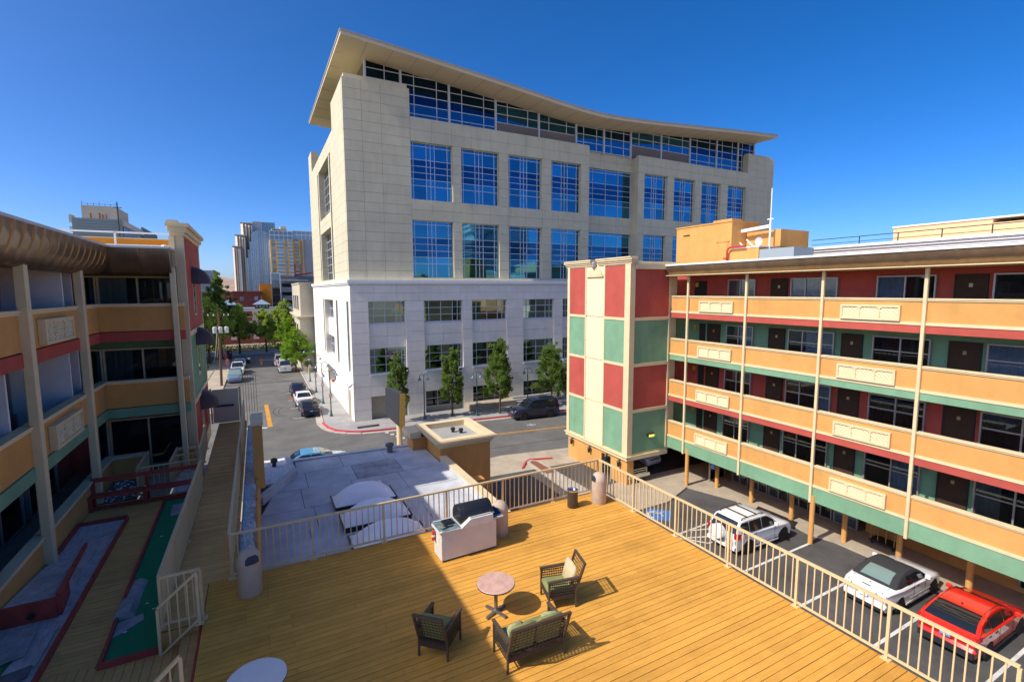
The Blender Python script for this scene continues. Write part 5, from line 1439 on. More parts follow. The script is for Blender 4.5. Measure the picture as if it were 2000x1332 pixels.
def make_car(name, lab, cat, L, W, Ht, wb, wr, paint, prof, cabin, group=None, roofm=None, glass="car_glass", belt=None, pillar=None, fo=None, extras=(), rear="hatch", plates=True, simple=False, sidewin=None, glass_rear=None, arch=1.14, head="lens_clear", tail="lens_red"):
    """prof: upper outline (x from rear -L/2 to front +L/2, z) of the body without cabin.
       cabin: (rear base x, rear roof x, front roof x, front base x), belt heights are read from prof."""
    o = local_thing(name, lab, cat, group)
    hl, hw = L / 2, W / 2
    fo = (L - wb) / 2 * .95 if fo is None else fo        # front overhang
    xf = hl - fo; xr = xf - wb; gz = .19
    def zat(x):
        for (a, za), (c, zc) in zip(prof, prof[1:]):
            if a <= x <= c: return za + (zc - za) * (x - a) / max(1e-6, c - a)
        return prof[0][1] if x < prof[0][0] else prof[-1][1]
    ar = wr * arch
    low = []
    def archp(cx): return [(cx + ar * math.cos(t), max(gz, wr + ar * math.sin(t))) for t in [math.pi * k / 10 for k in range(11)]]
    # outline runs along the top from rear to front, then back along the bottom
    bot = [(hl - .03, .30), (hl - .12, gz)] + archp(xf) + archp(xr) + [(-hl + .14, gz + .03), (-hl + .03, .36)]
    outline = [(x, z) for x, z in prof] + bot
    nt = len(prof)
    def half(x, z, k):
        u = abs(x) / hl
        w = hw * (1 - .16 * max(0, (u - .62) / .38) ** 2.0)
        return w
    rings = []
    for f, ins in ((-1, 1), (-.965, .45), (-.90, 0), (.90, 0), (.965, .45), (1, 1)):
        rr = []
        for i, (x, z) in enumerate(outline):
            y = f * half(x, z, i)
            if i < nt: z2 = z - .075 * ins; x2 = x * (1 - .012 * ins)
            else: z2 = z; x2 = x * (1 - .006 * ins)
            if z2 < .55 and i >= nt: y *= (1 - .03 * ins)
            rr.append((x2, y, z2))
        rings.append(rr)
    b = MB(); b.loft(rings); body = b.build("body", paint, o, smooth=32)
    # sill shadow strip and underbody
    u = MB(); u.box(-hl * .92, hl * .92, -hw * .80, hw * .80, gz + .02, .42); u.build("underbody", "trim_black", o)
    # cabin
    rb, rt, ft, fb = cabin; zt = Ht
    wb_ = hw * .94; wt = hw * .76
    def side(f, x, z):
        zb = zat(x) if z is None else z
        t = max(0, min(1, (zb - belt) / (zt - belt))) if belt else 0
        return f * (wb_ + (wt - wb_) * t)
    belt_ = belt
    zr_, zf_ = zat(rb), zat(fb)
    mid = (rt + ft) / 2
    tops = [(rb, zr_ - .02), (rb + (rt - rb) * .55, zr_ + (zt - zr_) * .66), (rt, zt - .035), (rt + (ft - rt) * .25, zt), (rt + (ft - rt) * .7, zt), (ft, zt - .03), (ft + (fb - ft) * .45, zf_ + (zt - zf_) * .62), (fb, zf_ - .02)]
    if rear == "round":
        tops[1] = (rb + (rt - rb) * .45, zr_ + (zt - zr_) * .60)
    ring2 = []
    for f, ins in ((-1, .05), (-.94, .012), (-.6, 0), (.6, 0), (.94, .012), (1, .05)):
        rr = [(x, side(f, x, z), z - ins) for x, z in tops] + [(fb, f * wb_, min(zf_, belt) - .12), (rb, f * wb_, min(zr_, belt) - .12)]
        ring2.append(rr)
    c = MB(); c.loft(ring2); c.build("roof", roofm or paint, o, smooth=32)
    # glass
    def lerp(p, q, t): return tuple(p[i] + (q[i] - p[i]) * t for i in range(3))
    def screen(nm, p0, p1, sgn, gm, a0=.08, a1=.90, wi=.93):
        (xa, za), (xb, zb) = p0, p1
        n = Vector((-(zb - za), 0, xb - xa)).normalized()
        if n.z < 0: n = -n
        g = MB(); rows = []
        for t in (a0, .5 * (a0 + a1), a1):
            x, z = xa + (xb - xa) * t, za + (zb - za) * t
            y = side(1, x, z) * wi; x += n.x * .012; z += n.z * .012
            rows.append([(x, -y, z - .02), (x, -y * .6, z), (x, y * .6, z), (x, y, z - .02)])
        g.loft(rows, cap=False, close=False); return g.build(nm, gm, o)
    scr = lambda i, j: (tops[i], tops[j])
    g = MB()
    def poly_screen(nm, idx, gm, wi, lift=.014, inset=.06):
        pts = [tops[i] for i in idx]; rows = []
        for k, (x, z) in enumerate(pts):
            a = pts[max(0, k - 1)]; c_ = pts[min(len(pts) - 1, k + 1)]
            n = Vector((-(c_[1] - a[1]), 0, c_[0] - a[0])).normalized()
            if n.z < 0: n = -n
            if k == 0: x, z = x + (pts[1][0] - x) * inset, z + (pts[1][1] - z) * inset
            if k == len(pts) - 1: x, z = x + (pts[-2][0] - x) * inset, z + (pts[-2][1] - z) * inset
            y = side(1, x, z) * wi; x += n.x * lift; z += n.z * lift
            rows.append([(x, -y, z - .012), (x, -y * .62, z), (x, y * .62, z), (x, y, z - .012)])
        gg = MB(); gg.loft(rows, cap=False, close=False); return gg.build(nm, gm, o, smooth=50)
    poly_screen("windscreen", (5, 6, 7), glass, .92, inset=.1)
    poly_screen("rear_window", (0, 1, 2), glass_rear or glass, .86 if rear != "soft" else .66, inset=.16 if rear != "soft" else .3)
    zs0 = belt + .035; zs1 = zt - .10
    segs = sidewin or ((rb + (rt - rb) * .55 + .12, mid - .03), (mid + .03, ft + (fb - ft) * .42 - .06))
    for sy in (-1, 1):
        for k, (a, c2) in enumerate(segs):
            def top_at(x):
                for (p, zp), (q, zq) in zip(tops, tops[1:]):
                    if p <= x <= q: return zp + (zq - zp) * (x - p) / max(1e-6, q - p)
                return zs0
            n = 6; up = []; dn = []
            for i in range(n + 1):
                x = a + (c2 - a) * i / n
                ztp = max(zs0 + .02, min(zs1, top_at(x) - .075))
                up.append((x, side(sy, x, ztp) + sy * .012, ztp)); dn.append((x, side(sy, x, zs0) + sy * .012, zs0))
            gg = MB(); gg.loft([dn, up], cap=False, close=False); gg.build("side_window", glass, o)
            if not simple:
                fb_ = MB(); fb_.loft([[(x, y - sy * .006, z - .022) for x, y, z in dn], [(x, y + sy * .002, z - .004) for x, y, z in dn]], cap=False, close=False); fb_.build("window_trim", "trim_black", o)
    for x in (xr, xf):
        for sy in (-1, 1): wheel_parts(o, x, sy * (hw - .115), wr, .22)
    # lamps, handles, mirrors, plates
    for sy in (-1, 1):
        h = MB(); yy = sy * half(hl, 0, 0)
        zl = zat(hl - .12) - .10
        h.add([(hl - .04, sy * hw * .50, zl - .12), (hl - .13, sy * hw * .865, zl - .10), (hl - .30, sy * hw * .895, zl + .02), (hl - .16, sy * hw * .55, zl + .06), (hl - .2, sy * hw * .6, zl - .05)], [(0, 1, 2, 3), (0, 3, 4), (3, 2, 4)])
        h.build("headlight", head, o)
    if not simple:
        for sy in (-1, 1):
            mb = MB(); xm = fb - .42; mb.cham(xm - .06, xm + .06, *sorted((sy * (hw - .02), sy * (hw + .17))), belt + .02, belt + .17, .03); mb.build("mirror", paint if paint != "paint_white" else "paint_white", o)
            hd = MB()
            for k, (a, c2) in enumerate(segs[:2]): hd.bar((a + .18, sy * (hw * 1.0), belt - .13), (a + .36, sy * (hw * 1.0), belt - .13), .03, .03)
            hd.build("door_handle", "chrome", o)
            sl_ = MB(); sl_.bar((xr + ar + .04, sy * (hw - .005), gz + .09), (xf - ar - .04, sy * (hw - .005), gz + .09), .03, .07); sl_.build("sill", "trim_black" if paint != "paint_white" else paint, o)
            # door seams
            se = MB()
            for x in (mid, ft + (fb - ft) * .55):
                if xr + ar < x < xf - .1: se.bar((x, sy * (hw + .001), gz + .15), (x, sy * (hw * .995), belt - .03), .012, .008)
            se.build("door_seam", "trim_black", o)
    return o, dict(hl=hl, hw=hw, xr=xr, xf=xf, zat=zat, belt=belt, zt=zt, half=half, wr=wr)
def rear_lamps(o, q, z0, z1, y0, y1, m, wrap=.22, x=None):
    hl, hw = q["hl"], q["hw"]; xr_ = -hl if x is None else x
    for sy in (-1, 1):
        b = MB(); b.add([(xr_ - .012, sy * y0, z0), (xr_ + .06, sy * y1, z0 + .02), (xr_ + wrap, sy * (y1 + .045), z0 + .05), (xr_ - .008, sy * y0, z1), (xr_ + .07, sy * y1, z1 + .01), (xr_ + wrap + .05, sy * (y1 + .03), z1)], [(0, 1, 4, 3), (1, 2, 5, 4)])
        b.build("tail_light", m, o)
def plate(o, x, z, ry=0, m="plate_blue"):
    b = MB(); b.box(x - .012, x - .004, -.155, .155, z, z + .155); p = b.build("number_plate", m, o)
    k = MB()
    for i in range(6): k.box(x - .015, x - .0125, -.115 + i * .042, -.115 + i * .042 + .024, z + .05, z + .11)
    k.build("plate_digits", "plate_ink", p)

# white off-roader with a spare wheel on its tailgate
prof = [(-2.10, .55), (-2.17, .80), (-2.10, 1.02), (-1.9, 1.05), (.75, 1.03), (.95, 1.0), (1.5, .95), (1.95, .84), (2.13, .68), (2.16, .5)]
o, q = make_car("suv", "white compact suv with roof rails and a covered spare wheel", "car", 4.35, 1.82, 1.66, 2.66, .36, "paint_white", prof, (-2.06, -1.72, .15, 1.02), "cars in the motel stalls", belt=1.04, sidewin=((-1.75, -1.22), (-1.16, -.32), (-.26, .62)))
rear_lamps(o, q, .86, 1.16, .70, .88, "lens_red", .2, x=-2.13); plate(o, -2.18, .62)
b = MB(); n = 28
b.loft([[(x, .10 + r_ * math.cos(2 * math.pi * k / n), .98 + r_ * math.sin(2 * math.pi * k / n)) for k in range(n)] for x, r_ in ((-2.16, .36), (-2.36, .36), (-2.40, .33), (-2.415, .25))]); b.build("spare_wheel_cover", "paint_white", o, smooth=35)
for sy in (-1, 1):
    b = MB(); b.tube([(-1.55, sy * .60, 1.64), (-1.45, sy * .61, 1.72), (-.1, sy * .61, 1.72), (.05, sy * .60, 1.64)], .022, 8); b.build("roof_rail", "trim_black", o)
for x in (-1.15, -.45): MB().bar((x, -.61, 1.74), (x, .61, 1.74), .05, .025).build("roof_bar", "trim_black", o)
b = MB(); b.box(-2.2, -2.1, -.8, .8, .34, .5); b.build("rear_bumper", "paint_white", o)
b = MB()
for sy in (-1, 1): b.bar((-2.165, sy * .66, .52), (-2.10, sy * .66, 1.02), .012, .012)
b.bar((-2.17, -.66, .52), (-2.17, .66, .52), .012, .012); b.build("tailgate_seam", "trim_black", o)
MB().bar((-1.9, .05, 1.42), (-2.02, -.35, 1.2), .018, .015).build("wiper", "trim_black", o)
put(o, 21.66, 15.38, G)

# white convertible with a black soft top
prof = [(-2.15, .55), (-2.24, .72), (-2.22, .92), (-2.0, .985), (-1.45, 1.0), (-1.2, .97), (.55, .93), (.9, .92), (1.5, .84), (2.0, .72), (2.18, .55), (2.2, .4)]
o, q = make_car("convertible", "white convertible with a black fabric top", "car", 4.5, 1.78, 1.40, 2.68, .325, "paint_white", prof, (-1.62, -.72, .12, .98), "cars in the motel stalls", roofm="soft_top", belt=.96, rear="soft", glass="car_glass", glass_rear="car_glass_pale", sidewin=((-.72, -.36), (-.32, .66)))
rear_lamps(o, q, .70, .84, .42, .78, "lens_clear", .25, x=-2.2); plate(o, -2.25, .60, m="white_box")
MB().bar((-2.06, -.16, .99), (-2.05, .16, .99), .03, .02).build("boot_handle", "trim_black", o)
MB().lathe(-1.75, 0, [(.035, .99), (.035, 1.0)], 10).build("badge", "trim_black", o)
b = MB(); b.bar((-.6, -.9, .48), (1.0, -.9, .48), .02, .05); b.bar((-.6, .9, .48), (1.0, .9, .48), .02, .05); b.build("side_moulding", "paint_silver", o)
b = MB(); b.box(-2.2, -1.9, -.72, .72, .2, .3); b.build("rear_valance", "trim_black", o)
b = MB(); b.bar((-1.62, -.62, 1.0), (-2.2, -.60, .955), .012, .012); b.bar((-1.62, .62, 1.0), (-2.2, .60, .955), .012, .012); b.bar((-2.235, -.6, .72), (-2.235, .6, .72), .012, .012); b.build("boot_seam", "trim_black", o)
b = MB()
for sy in (-1, 1): b.add([(-2.245, sy * .42, .80), (-2.19, sy * .74, .82), (-2.16, sy * .78, .90), (-2.235, sy * .42, .90)], [(0, 1, 2, 3)])
b.build("lamp_surround", "trim_black", o)
put(o, 23.05, 9.72, G)

# red hatchback
prof = [(-2.02, .55), (-2.15, .72), (-2.14, .95), (-1.95, 1.06), (-1.5, 1.06), (.7, .98), (1.0, .95), (1.55, .86), (2.0, .72), (2.14, .55), (2.16, .42)]
o, q = make_car("hatchback", "bright red hatchback parked nearest the camera", "car", 4.36, 1.82, 1.46, 2.65, .33, "paint_red", prof, (-2.02, -1.05, .08, 1.12), "cars in the motel stalls", belt=1.0, rear="round", sidewin=((-1.55, -1.1), (-1.05, -.12), (-.06, .74)))
rear_lamps(o, q, .82, 1.0, .58, .84, "lens_red", .3, x=-2.12); plate(o, -2.16, .66)
b = MB(); b.box(-2.17, -1.9, -.78, .78, .24, .44); b.build("rear_valance", "trim_black", o)
MB().bar((-1.5, .28, 1.32), (-1.82, -.05, 1.14), .02, .015).build("wiper", "trim_black", o)
MB().lathe(-1.0, 0, [(.03, 1.46), (.03, 1.5), (.01, 1.52)], 8).build("antenna", "trim_black", o)
for sy in (-1, 1): MB().tube([(-1.02, sy * .60, 1.425), (-.4, sy * .62, 1.462), (.1, sy * .60, 1.435)], .012, 6).build("roof_strip", "trim_black", o)
b = MB(); b.bar((-2.16, -.62, .74), (-2.16, .62, .74), .012, .012); b.bar((-2.155, -.64, .74), (-2.05, -.70, 1.0), .012, .012); b.bar((-2.155, .64, .74), (-2.05, .70, 1.0), .012, .012); b.build("tailgate_seam", "trim_black", o)
put(o, 22.88, 7.08, G)

# dark suv by the courthouse kerb
prof = [(-2.45, .62), (-2.5, .85), (-2.46, 1.12), (-2.3, 1.18), (1.0, 1.17), (1.3, 1.15), (2.1, 1.10), (2.42, .98), (2.5, .75), (2.5, .5)]
def big_suv(lab, paint): return make_car("suv", lab, "car", 5.05, 2.0, 1.92, 2.95, .40, paint, prof, (-2.42, -2.2, .35, 1.28), "cars along the streets", belt=1.2, sidewin=((-2.1, -1.35), (-1.28, -.42), (-.35, .78)))
o, q = big_suv("dark navy suv parked at the red kerb below the pear trees", "paint_navy")
rear_lamps(o, q, .95, 1.35, .80, .95, "lens_red", .15, x=-2.5)
b = MB(); b.box(2.47, 2.52, -.62, .62, .72, 1.0); b.build("grille", "chrome", o)
b = MB(); b.box(2.4, 2.58, -.9, .9, .42, .62); b.build("front_bumper", "paint_navy", o)
put(o, 24.15, 41.62, G, R(180) + R(-5))

# pickup and white saloon in the undercroft
prof = [(-2.6, .6), (-2.7, .85), (-2.68, 1.12), (-1.2, 1.14), (.95, 1.14), (1.25, 1.13), (2.3, 1.08), (2.62, .96), (2.68, .75), (2.68, .5)]
o, q = make_car("pickup_truck", "dark pickup truck nosing out from under the tower", "truck", 5.4, 1.95, 1.85, 3.3, .39, "paint_black", prof, (-1.15, -.85, .25, 1.2), "vehicles under the tower", belt=1.16, sidewin=((-.95, -.25), (-.18, .72)))
b = MB(); b.box(2.66, 2.71, -.68, .68, .70, 1.02); b.build("grille", "trim_black", o)
b = MB()
for z in (.70, .86, 1.0): b.bar((2.73, -.68, z), (2.73, .68, z), .03, .035)
b.bar((2.73, -.68, .7), (2.73, -.68, 1.02), .03, .04); b.bar((2.73, .68, .7), (2.73, .68, 1.02), .03, .04); b.build("grille_surround", "chrome", o)
b = MB(); b.cham(2.5, 2.8, -.95, .95, .45, .66, .04); b.build("front_bumper", "chrome", o)
b = MB(); b.box(2.8, 2.81, -.16, .16, .5, .62); b.build("number_plate", "white_box", o)
put(o, 21.65, 26.3, G, R(-90))
sed = [(-2.25, .55), (-2.35, .78), (-2.3, .95), (-1.6, .98), (.75, .95), (1.05, .93), (1.7, .86), (2.2, .74), (2.34, .56), (2.36, .42)]
def saloon(lab, paint, group="cars along the streets", name="saloon_car", simple=True):
    o, q = make_car(name, lab, "car", 4.75, 1.8, 1.44, 2.75, .325, paint, sed, (-1.75, -1.0, .15, 1.15), group, belt=.98, simple=simple, sidewin=((-1.15, -.42), (-.36, .72)))
    rear_lamps(o, q, .72, .90, .45, .82, "lens_red", .15, x=-2.33); plate(o, -2.36, .62)
    return o
o = saloon("white saloon car behind the pickup under the tower", "paint_white", "vehicles under the tower", simple=False); put(o, 24.35, 27.6, G, R(-82))
b = MB(); b.bar((2.37, -.5, .62), (2.37, .5, .62), .03, .05); b.build("grille", "chrome", o)

# cars on the side street, right-hand kerb, seen from behind
o = saloon("black saloon with tinted rear window nearest the street corner", "paint_black"); put(o, 4.25, 54.2, G, R(91))
o = saloon("white saloon parked between two dark cars on the side street", "paint_white"); put(o, 4.05, 59.4, G, R(91))
o = saloon("dark blue car ahead of the white saloon on the side street", "paint_navy"); put(o, 3.95, 65.2, G, R(91))
prof = [(-2.6, .6), (-2.66, .9), (-2.64, 1.15), (-2.4, 1.2), (1.4, 1.15), (1.7, 1.12), (2.3, 1.02), (2.56, .85), (2.62, .62), (2.62, .5)]
def van(lab):
    o, q = make_car("van", lab, "van", 5.25, 1.95, 2.0, 3.3, .37, "paint_white", prof, (-2.6, -2.5, 1.0, 1.75), "white vans on the side street", belt=1.2, simple=True, sidewin=((-2.2, -1.2), (-1.1, .1), (.2, 1.1)))
    rear_lamps(o, q, .95, 1.3, .80, .92, "lens_red", .1, x=-2.66); plate(o, -2.68, .7)
    b = MB(); b.bar((-2.64, 0, .5), (-2.56, 0, 1.9), .02, .02); b.build("door_gap", "trim_black", o)
    return o
put(van("white van parked under the bright green street tree"), 3.35, 85.3, G, R(90)); put(van("white van farther up behind the other white van"), 2.95, 92.8, G, R(90))
# left-hand kerb, noses towards the camera
o, q = make_car("suv", "slate blue suv parked by the utility pole", "car", 4.6, 1.85, 1.68, 2.7, .36, "paint_slate", [(-2.25, .6), (-2.3, .85), (-2.25, 1.08), (-2.1, 1.1), (.8, 1.08), (1.1, 1.06), (1.8, .98), (2.15, .86), (2.28, .65), (2.28, .5)], (-2.2, -1.85, .2, 1.1), "cars along the streets", belt=1.1, simple=True, glass="car_glass_pale"); put(o, -3.3, 78.8, G, R(-90))
o, q = make_car("pickup_truck", "white pickup truck parked behind the slate blue suv", "truck", 5.2, 1.9, 1.8, 3.2, .37, "paint_white", [(-2.5, .6), (-2.58, .85), (-2.55, 1.1), (-1.2, 1.12), (.9, 1.1), (1.2, 1.1), (2.2, 1.04), (2.5, .9), (2.58, .7), (2.58, .5)], (-1.15, -.85, .2, 1.15), "cars along the streets", belt=1.12, simple=True); put(o, -3.2, 86.2, G, R(-90))
put(saloon("white car third from the utility pole on the left kerb", "paint_white"), -3.1, 92.6, G, R(-90))
put(saloon("dark green car fourth from the utility pole on the left kerb", "paint_dkgreen"), -3.0, 98.6, G, R(-90))
put(saloon("light blue car behind the flat roof building", "paint_blue", simple=False), 3.2, 36.5, G, R(-2))
# motorcycle
o = local_thing("motorcycle", "white motorcycle parked beside the dark green car", "motorcycle")
for x in (-.65, .65):
    b = MB(); b.loft([[(x + r_ * math.cos(2 * math.pi * k / 18), y, .31 + r_ * math.sin(2 * math.pi * k / 18)) for k in range(18)] for r_, y in ((.2, -.06), (.31, -.05), (.31, .05), (.2, .06))]); b.build("wheel", "tyre", o)
b = MB(); b.loft([[(x, y * w, z + h * s) for y, s in ((-1, 0), (-.7, .8), (0, 1), (.7, .8), (1, 0), (0, -.6))] for x, z, h, w in ((-.8, .75, .1, .12), (-.3, .72, .12, .16), (.2, .78, .2, .2), (.6, .9, .25, .22), (.8, .85, .1, .12))]); b.build("body", "paint_white", o, smooth=50)
b = MB(); b.bar((.65, 0, .31), (.45, 0, 1.05), .06, .06); b.bar((.45, -.35, 1.08), (.45, .35, 1.08), .03, .03); b.bar((-.65, .08, .31), (0, .08, .4), .05, .05); b.build("frame", "trim_black", o)
put(o, -1.9, 97.0, G, R(-80))

# ------------------------------------------------------------------ trees
def tree(name, lab, x, y, z, h, r, leaf, n_limb=12, n_leaf=5000, ls=.16, trunk=.28, base_t=.22, upright=.6, group=None, seed=1, tr=.11):
    rnd = random.Random(seed)
    o = thing(name, (x, y, z), lab, "tree", group)
    t = MB(); hb = h * base_t
    lean = (rnd.uniform(-.1, .1), rnd.uniform(-.1, .1))
    spine = [(x, y, z - .05), (x + lean[0] * .3, y + lean[1] * .3, z + hb * .6), (x + lean[0], y + lean[1], z + h * .5), (x + lean[0] * 1.5, y + lean[1] * 1.5, z + h * .88)]
    t.tube(spine, [tr * 1.15, tr, tr * .6, tr * .15], 8)
    limbs = []
    for k in range(n_limb):
        a = 2.399 * k + rnd.uniform(-.5, .5); f = (k + .5) / n_limb
        z0 = z + hb + (h * .55 - hb) * f * rnd.uniform(.55, 1.0)
        ztip = z + hb + (h - hb) * (f ** .75) * rnd.uniform(.88, 1.06)
        tt = min(1.0, max(0.0, (ztip - z - hb) / (h - hb)))
        env = (min(1, tt * 2.6 + .45) * (1 - tt) ** .55 * 1.15) if upright > .5 else math.sin(math.pi * min(.97, max(.12, tt ** .72 * .92 + .05)))
        rr = r * env * rnd.uniform(.58, 1.2)
        p0 = Vector((x, y, z0)); p2 = Vector((x + rr * math.cos(a), y + rr * math.sin(a), max(z0 + .2, ztip)))
        p1 = p0.lerp(p2, .5) + Vector((math.cos(a), math.sin(a), 0)) * r * (.18 if upright > .5 else .05) + Vector((0, 0, -.05 * h * (upright - .3)))
        t.tube([p0, p1, p2], [tr * .42, tr * .25, tr * .07], 5)
        limbs.append((p0, p1, p2))
    limbs.append((Vector(spine[1]), Vector(spine[2]), Vector((spine[3][0], spine[3][1], z + h * .99))))
    t.build("trunk", "bark", o, smooth=60)
    vs = []; fs = []
    clumps = []
    for (p0, p1, p2) in limbs:
        for s_ in (.5, .72, .9, 1.0):
            q = p0.lerp(p1, s_ * 2) if s_ < .5 else p1.lerp(p2, s_ * 2 - 1)
            for _ in range(2):
                clumps.append((q + Vector((rnd.gauss(0, r * .10), rnd.gauss(0, r * .10), rnd.gauss(0, r * .10))), r * rnd.uniform(.09, .22)))
    per = n_leaf // len(clumps)
    for c, cr in clumps:
        k = int(per * rnd.uniform(.5, 1.5))
        for _ in range(k):
            d = Vector((rnd.gauss(0, 1), rnd.gauss(0, 1), rnd.gauss(0, 1)))
            p = c + d.normalized() * cr * (rnd.random() ** .45) * Vector((1, 1, 1.15 if upright > .5 else .85)).length / 1.73
            u = Vector((rnd.gauss(0, 1), rnd.gauss(0, 1), rnd.gauss(0, .7))).normalized()
            w = u.cross(Vector((rnd.gauss(0, 1), rnd.gauss(0, 1), rnd.gauss(0, 1)))).normalized()
            s = ls * rnd.uniform(.6, 1.3); b0 = len(vs)
            vs += [tuple(p - u * s * .5), tuple(p + w * s * .28), tuple(p + u * s * .5), tuple(p - w * s * .28)]
            fs.append((b0, b0 + 1, b0 + 2, b0 + 3))
    m = MB(); m.v = vs; m.f = fs; m.m = [0] * len(fs)
    me = bpy.data.meshes.new("crown"); me.from_pydata([(a - x, b_ - y, c_ - z) for a, b_, c_ in vs], [], fs); me.materials.append(MT[leaf])
    c = bpy.data.objects.new("crown", me); COL.objects.link(c); c.parent = o; ORG[c.name] = ORG[o.name]
    return o
PG_ = "pear trees before the courthouse"
tree("pear_tree", "slim pear tree half behind the grey signboard", 11.5, 45.4, G + .12, 6.7, 1.2, "leaf_pear", 21, 16625, .16, group=PG_, seed=3)
tree("pear_tree", "slim pear tree second from the courthouse corner", 16.85, 45.3, G + .12, 6.9, 1.4, "leaf_pear", 22, 17812, .16, group=PG_, seed=4)
tree("pear_tree", "full pear tree in front of the nose of the navy suv", 21.5, 44.0, G + .12, 7.5, 1.75, "leaf_pear", 24, 22562, .16, group=PG_, seed=15)
tree("pear_tree", "broad pear tree above the roof of the navy suv", 28.4, 45.0, G + .12, 6.5, 2.1, "leaf_pear", 24, 22562, .16, group=PG_, seed=6)
tree("street_tree", "bright green young tree beside the white vans", 4.9, 82.9, G + .12, 6.3, 2.7, "leaf_bright", 22, 11000, .26, upright=.4, seed=8, base_t=.3)
tree("street_tree", "bright green tree farther up the side street by the beige building", 4.6, 95.0, G + .12, 8.2, 2.6, "leaf_bright", 18, 7000, .32, upright=.4, seed=9)
tree("riverside_tree", "tall dark cottonwood rising above the brick building", -7.2, 118, G, 16.2, 3.2, "leaf_dark", 24, 11000, .42, upright=.4, seed=10, tr=.25)
tree("riverside_tree", "leafy tree behind the utility pole", -8.0, 101, G + .12, 11.0, 3.4, "leaf_mid", 24, 11000, .38, upright=.4, seed=11, tr=.2)
tree("riverside_tree", "leafy tree at the end of the side street, left of the flag", -3.6, 112.0, G + .12, 9.8, 2.7, "leaf_mid", 22, 10000, .36, upright=.4, seed=12, tr=.18, base_t=.34)
tree("riverside_tree", "spreading tree at the end of the side street, right of the flag", 1.2, 112.5, G + .12, 8.6, 3.0, "leaf_mid", 22, 10000, .36, upright=.35, seed=13, tr=.18, base_t=.34)
tree("riverside_tree", "tree between the flag and the beige corner building", 4.8, 116, G + .12, 10.2, 3.0, "leaf_mid", 22, 10000, .36, upright=.4, seed=14, tr=.18, base_t=.3)
tree("park_tree", "dark park tree at the edge of the lawn", -12.5, 104, G + .12, 10.0, 3.6, "leaf_dark", 14, 4500, .4, upright=.4, seed=16, tr=.2)
# low riverside planting
rb = MB(); rr = random.Random(9)
for _ in range(2600):
    x = rr.uniform(-14, 7); y = rr.uniform(116.5, 119); z = G + .1 + abs(rr.gauss(0, .55)); s = rr.uniform(.12, .3); a = rr.uniform(0, 6.28); bz = rr.uniform(-.2, .2)
    rb.add([(x, y, z), (x + s * math.cos(a), y + s * math.sin(a), z + bz), (x + s * .3, y, z + s)], [(0, 1, 2)])
stuff(rb.build("undergrowth", "leaf_mid"))

# ------------------------------------------------------------------ lamps, poles, signs
def lamp_post(x, y, lab, hgt=4.75, sp=.42, rot=0, sgn=True):
    o = local_thing("street_lamp", lab, "street lamp", "green twin street lamps")
    MB().lathe(0, 0, [(.16, 0), (.16, .15), (.10, .25), (.08, .6), (.06, .7), (.05, hgt * .8)], 10).build("pole", "lamp_green", o, smooth=40)
    for s in (-1, 1):
        pts = [(0, 0, hgt * .78)] + [(s * (sp / 2 - sp / 2 * math.cos(t)), 0, hgt * .88 + .28 * math.sin(t)) for t in [math.pi * k / 8 for k in range(9)]]
        MB().tube(pts, .028, 6).build("arm", "lamp_green", o)
        b = MB(); b.lathe(s * sp, 0, [(.03, hgt * .88 + .02), (.05, hgt * .88 - .06), (.10, hgt * .88 - .16), (.20, hgt * .88 - .30), (.19, hgt * .88 - .31)], 12); b.build("lamp_shade", "lamp_shade_blue", o, smooth=50)
    if sgn: box(-.16, .16, -.08, -.065, 1.9, 2.35).build("notice", "sign_pink", o)
    return put(o, x, y, G + .128, rot)
lamp_post(14.05, 45.6, "green twin lamp between the two slimmest pear trees", sgn=False)
lamp_post(19.1, 44.3, "green twin lamp second along the courthouse front", sgn=False)
lamp_post(24.8, 44.0, "green twin lamp behind the navy suv", sgn=False)
lamp_post(30.1, 43.4, "green twin lamp beside the checkered tower", sgn=False)
lamp_post(6.05, 51.1, "green twin lamp with a pink notice nearest the courthouse corner", 5.0, .62, R(5))
lamp_post(6.0, 57.4, "second green twin lamp along the side street", 5.0, .62, R(5))
lamp_post(5.95, 64.2, "third green twin lamp along the side street", 5.0, .62, R(5))
lamp_post(6.0, 72.5, "farthest green twin lamp along the side street", 5.0, .62, R(5))
UP = thing("utility_pole", (-4.8, 75, G), "brown wooden utility pole with three grey transformers", "utility pole")
MB().tube([(-4.8, 75, G), (-4.6, 75, -2.7)], [.17, .12], 10).build("pole", "wood_pole", UP)
for k, x in enumerate((-5.15, -4.5, -3.8)):
    MB().lathe(x, 74.7, [(.22, -5.5), (.24, -5.45), (.24, -4.75), (.15, -4.65)], 14).build("transformer", "transformer", UP, smooth=40)
MB().bar((-5.9, 75, -3.3), (-3.4, 75, -3.25), .1, .12).build("crossarm", "wood_pole", UP)
b = MB()
for x in (-5.8, -5.2, -4.0, -3.5): b.lathe(x, 75, [(.05, -3.22), (.05, -3.02), (.02, -2.98)], 6)
b.build("insulators", "white_metal", UP)
def cable(pts, r=.018):
    out = []
    for (a, c) in zip(pts, pts[1:]):
        for k in range(12):
            t = k / 12; q = Vector(a).lerp(Vector(c), t); q.z -= 1.0 * 4 * t * (1 - t) * .5; out.append(q)
    out.append(Vector(pts[-1])); return MB().tube(out, r, 5)
b = cable([(-4.9, 75, -4.6), (-7.0, 97, -11.9)], .025)
for k in range(2): cb = cable([(-4.7 - .2 * k, 75, -4.9 - .5 * k), (-6.6 - .5 * k, 96 + k, -12.0)], .022); b.add(cb.v, cb.f)
b.build("guy_wires", "white_metal", UP)
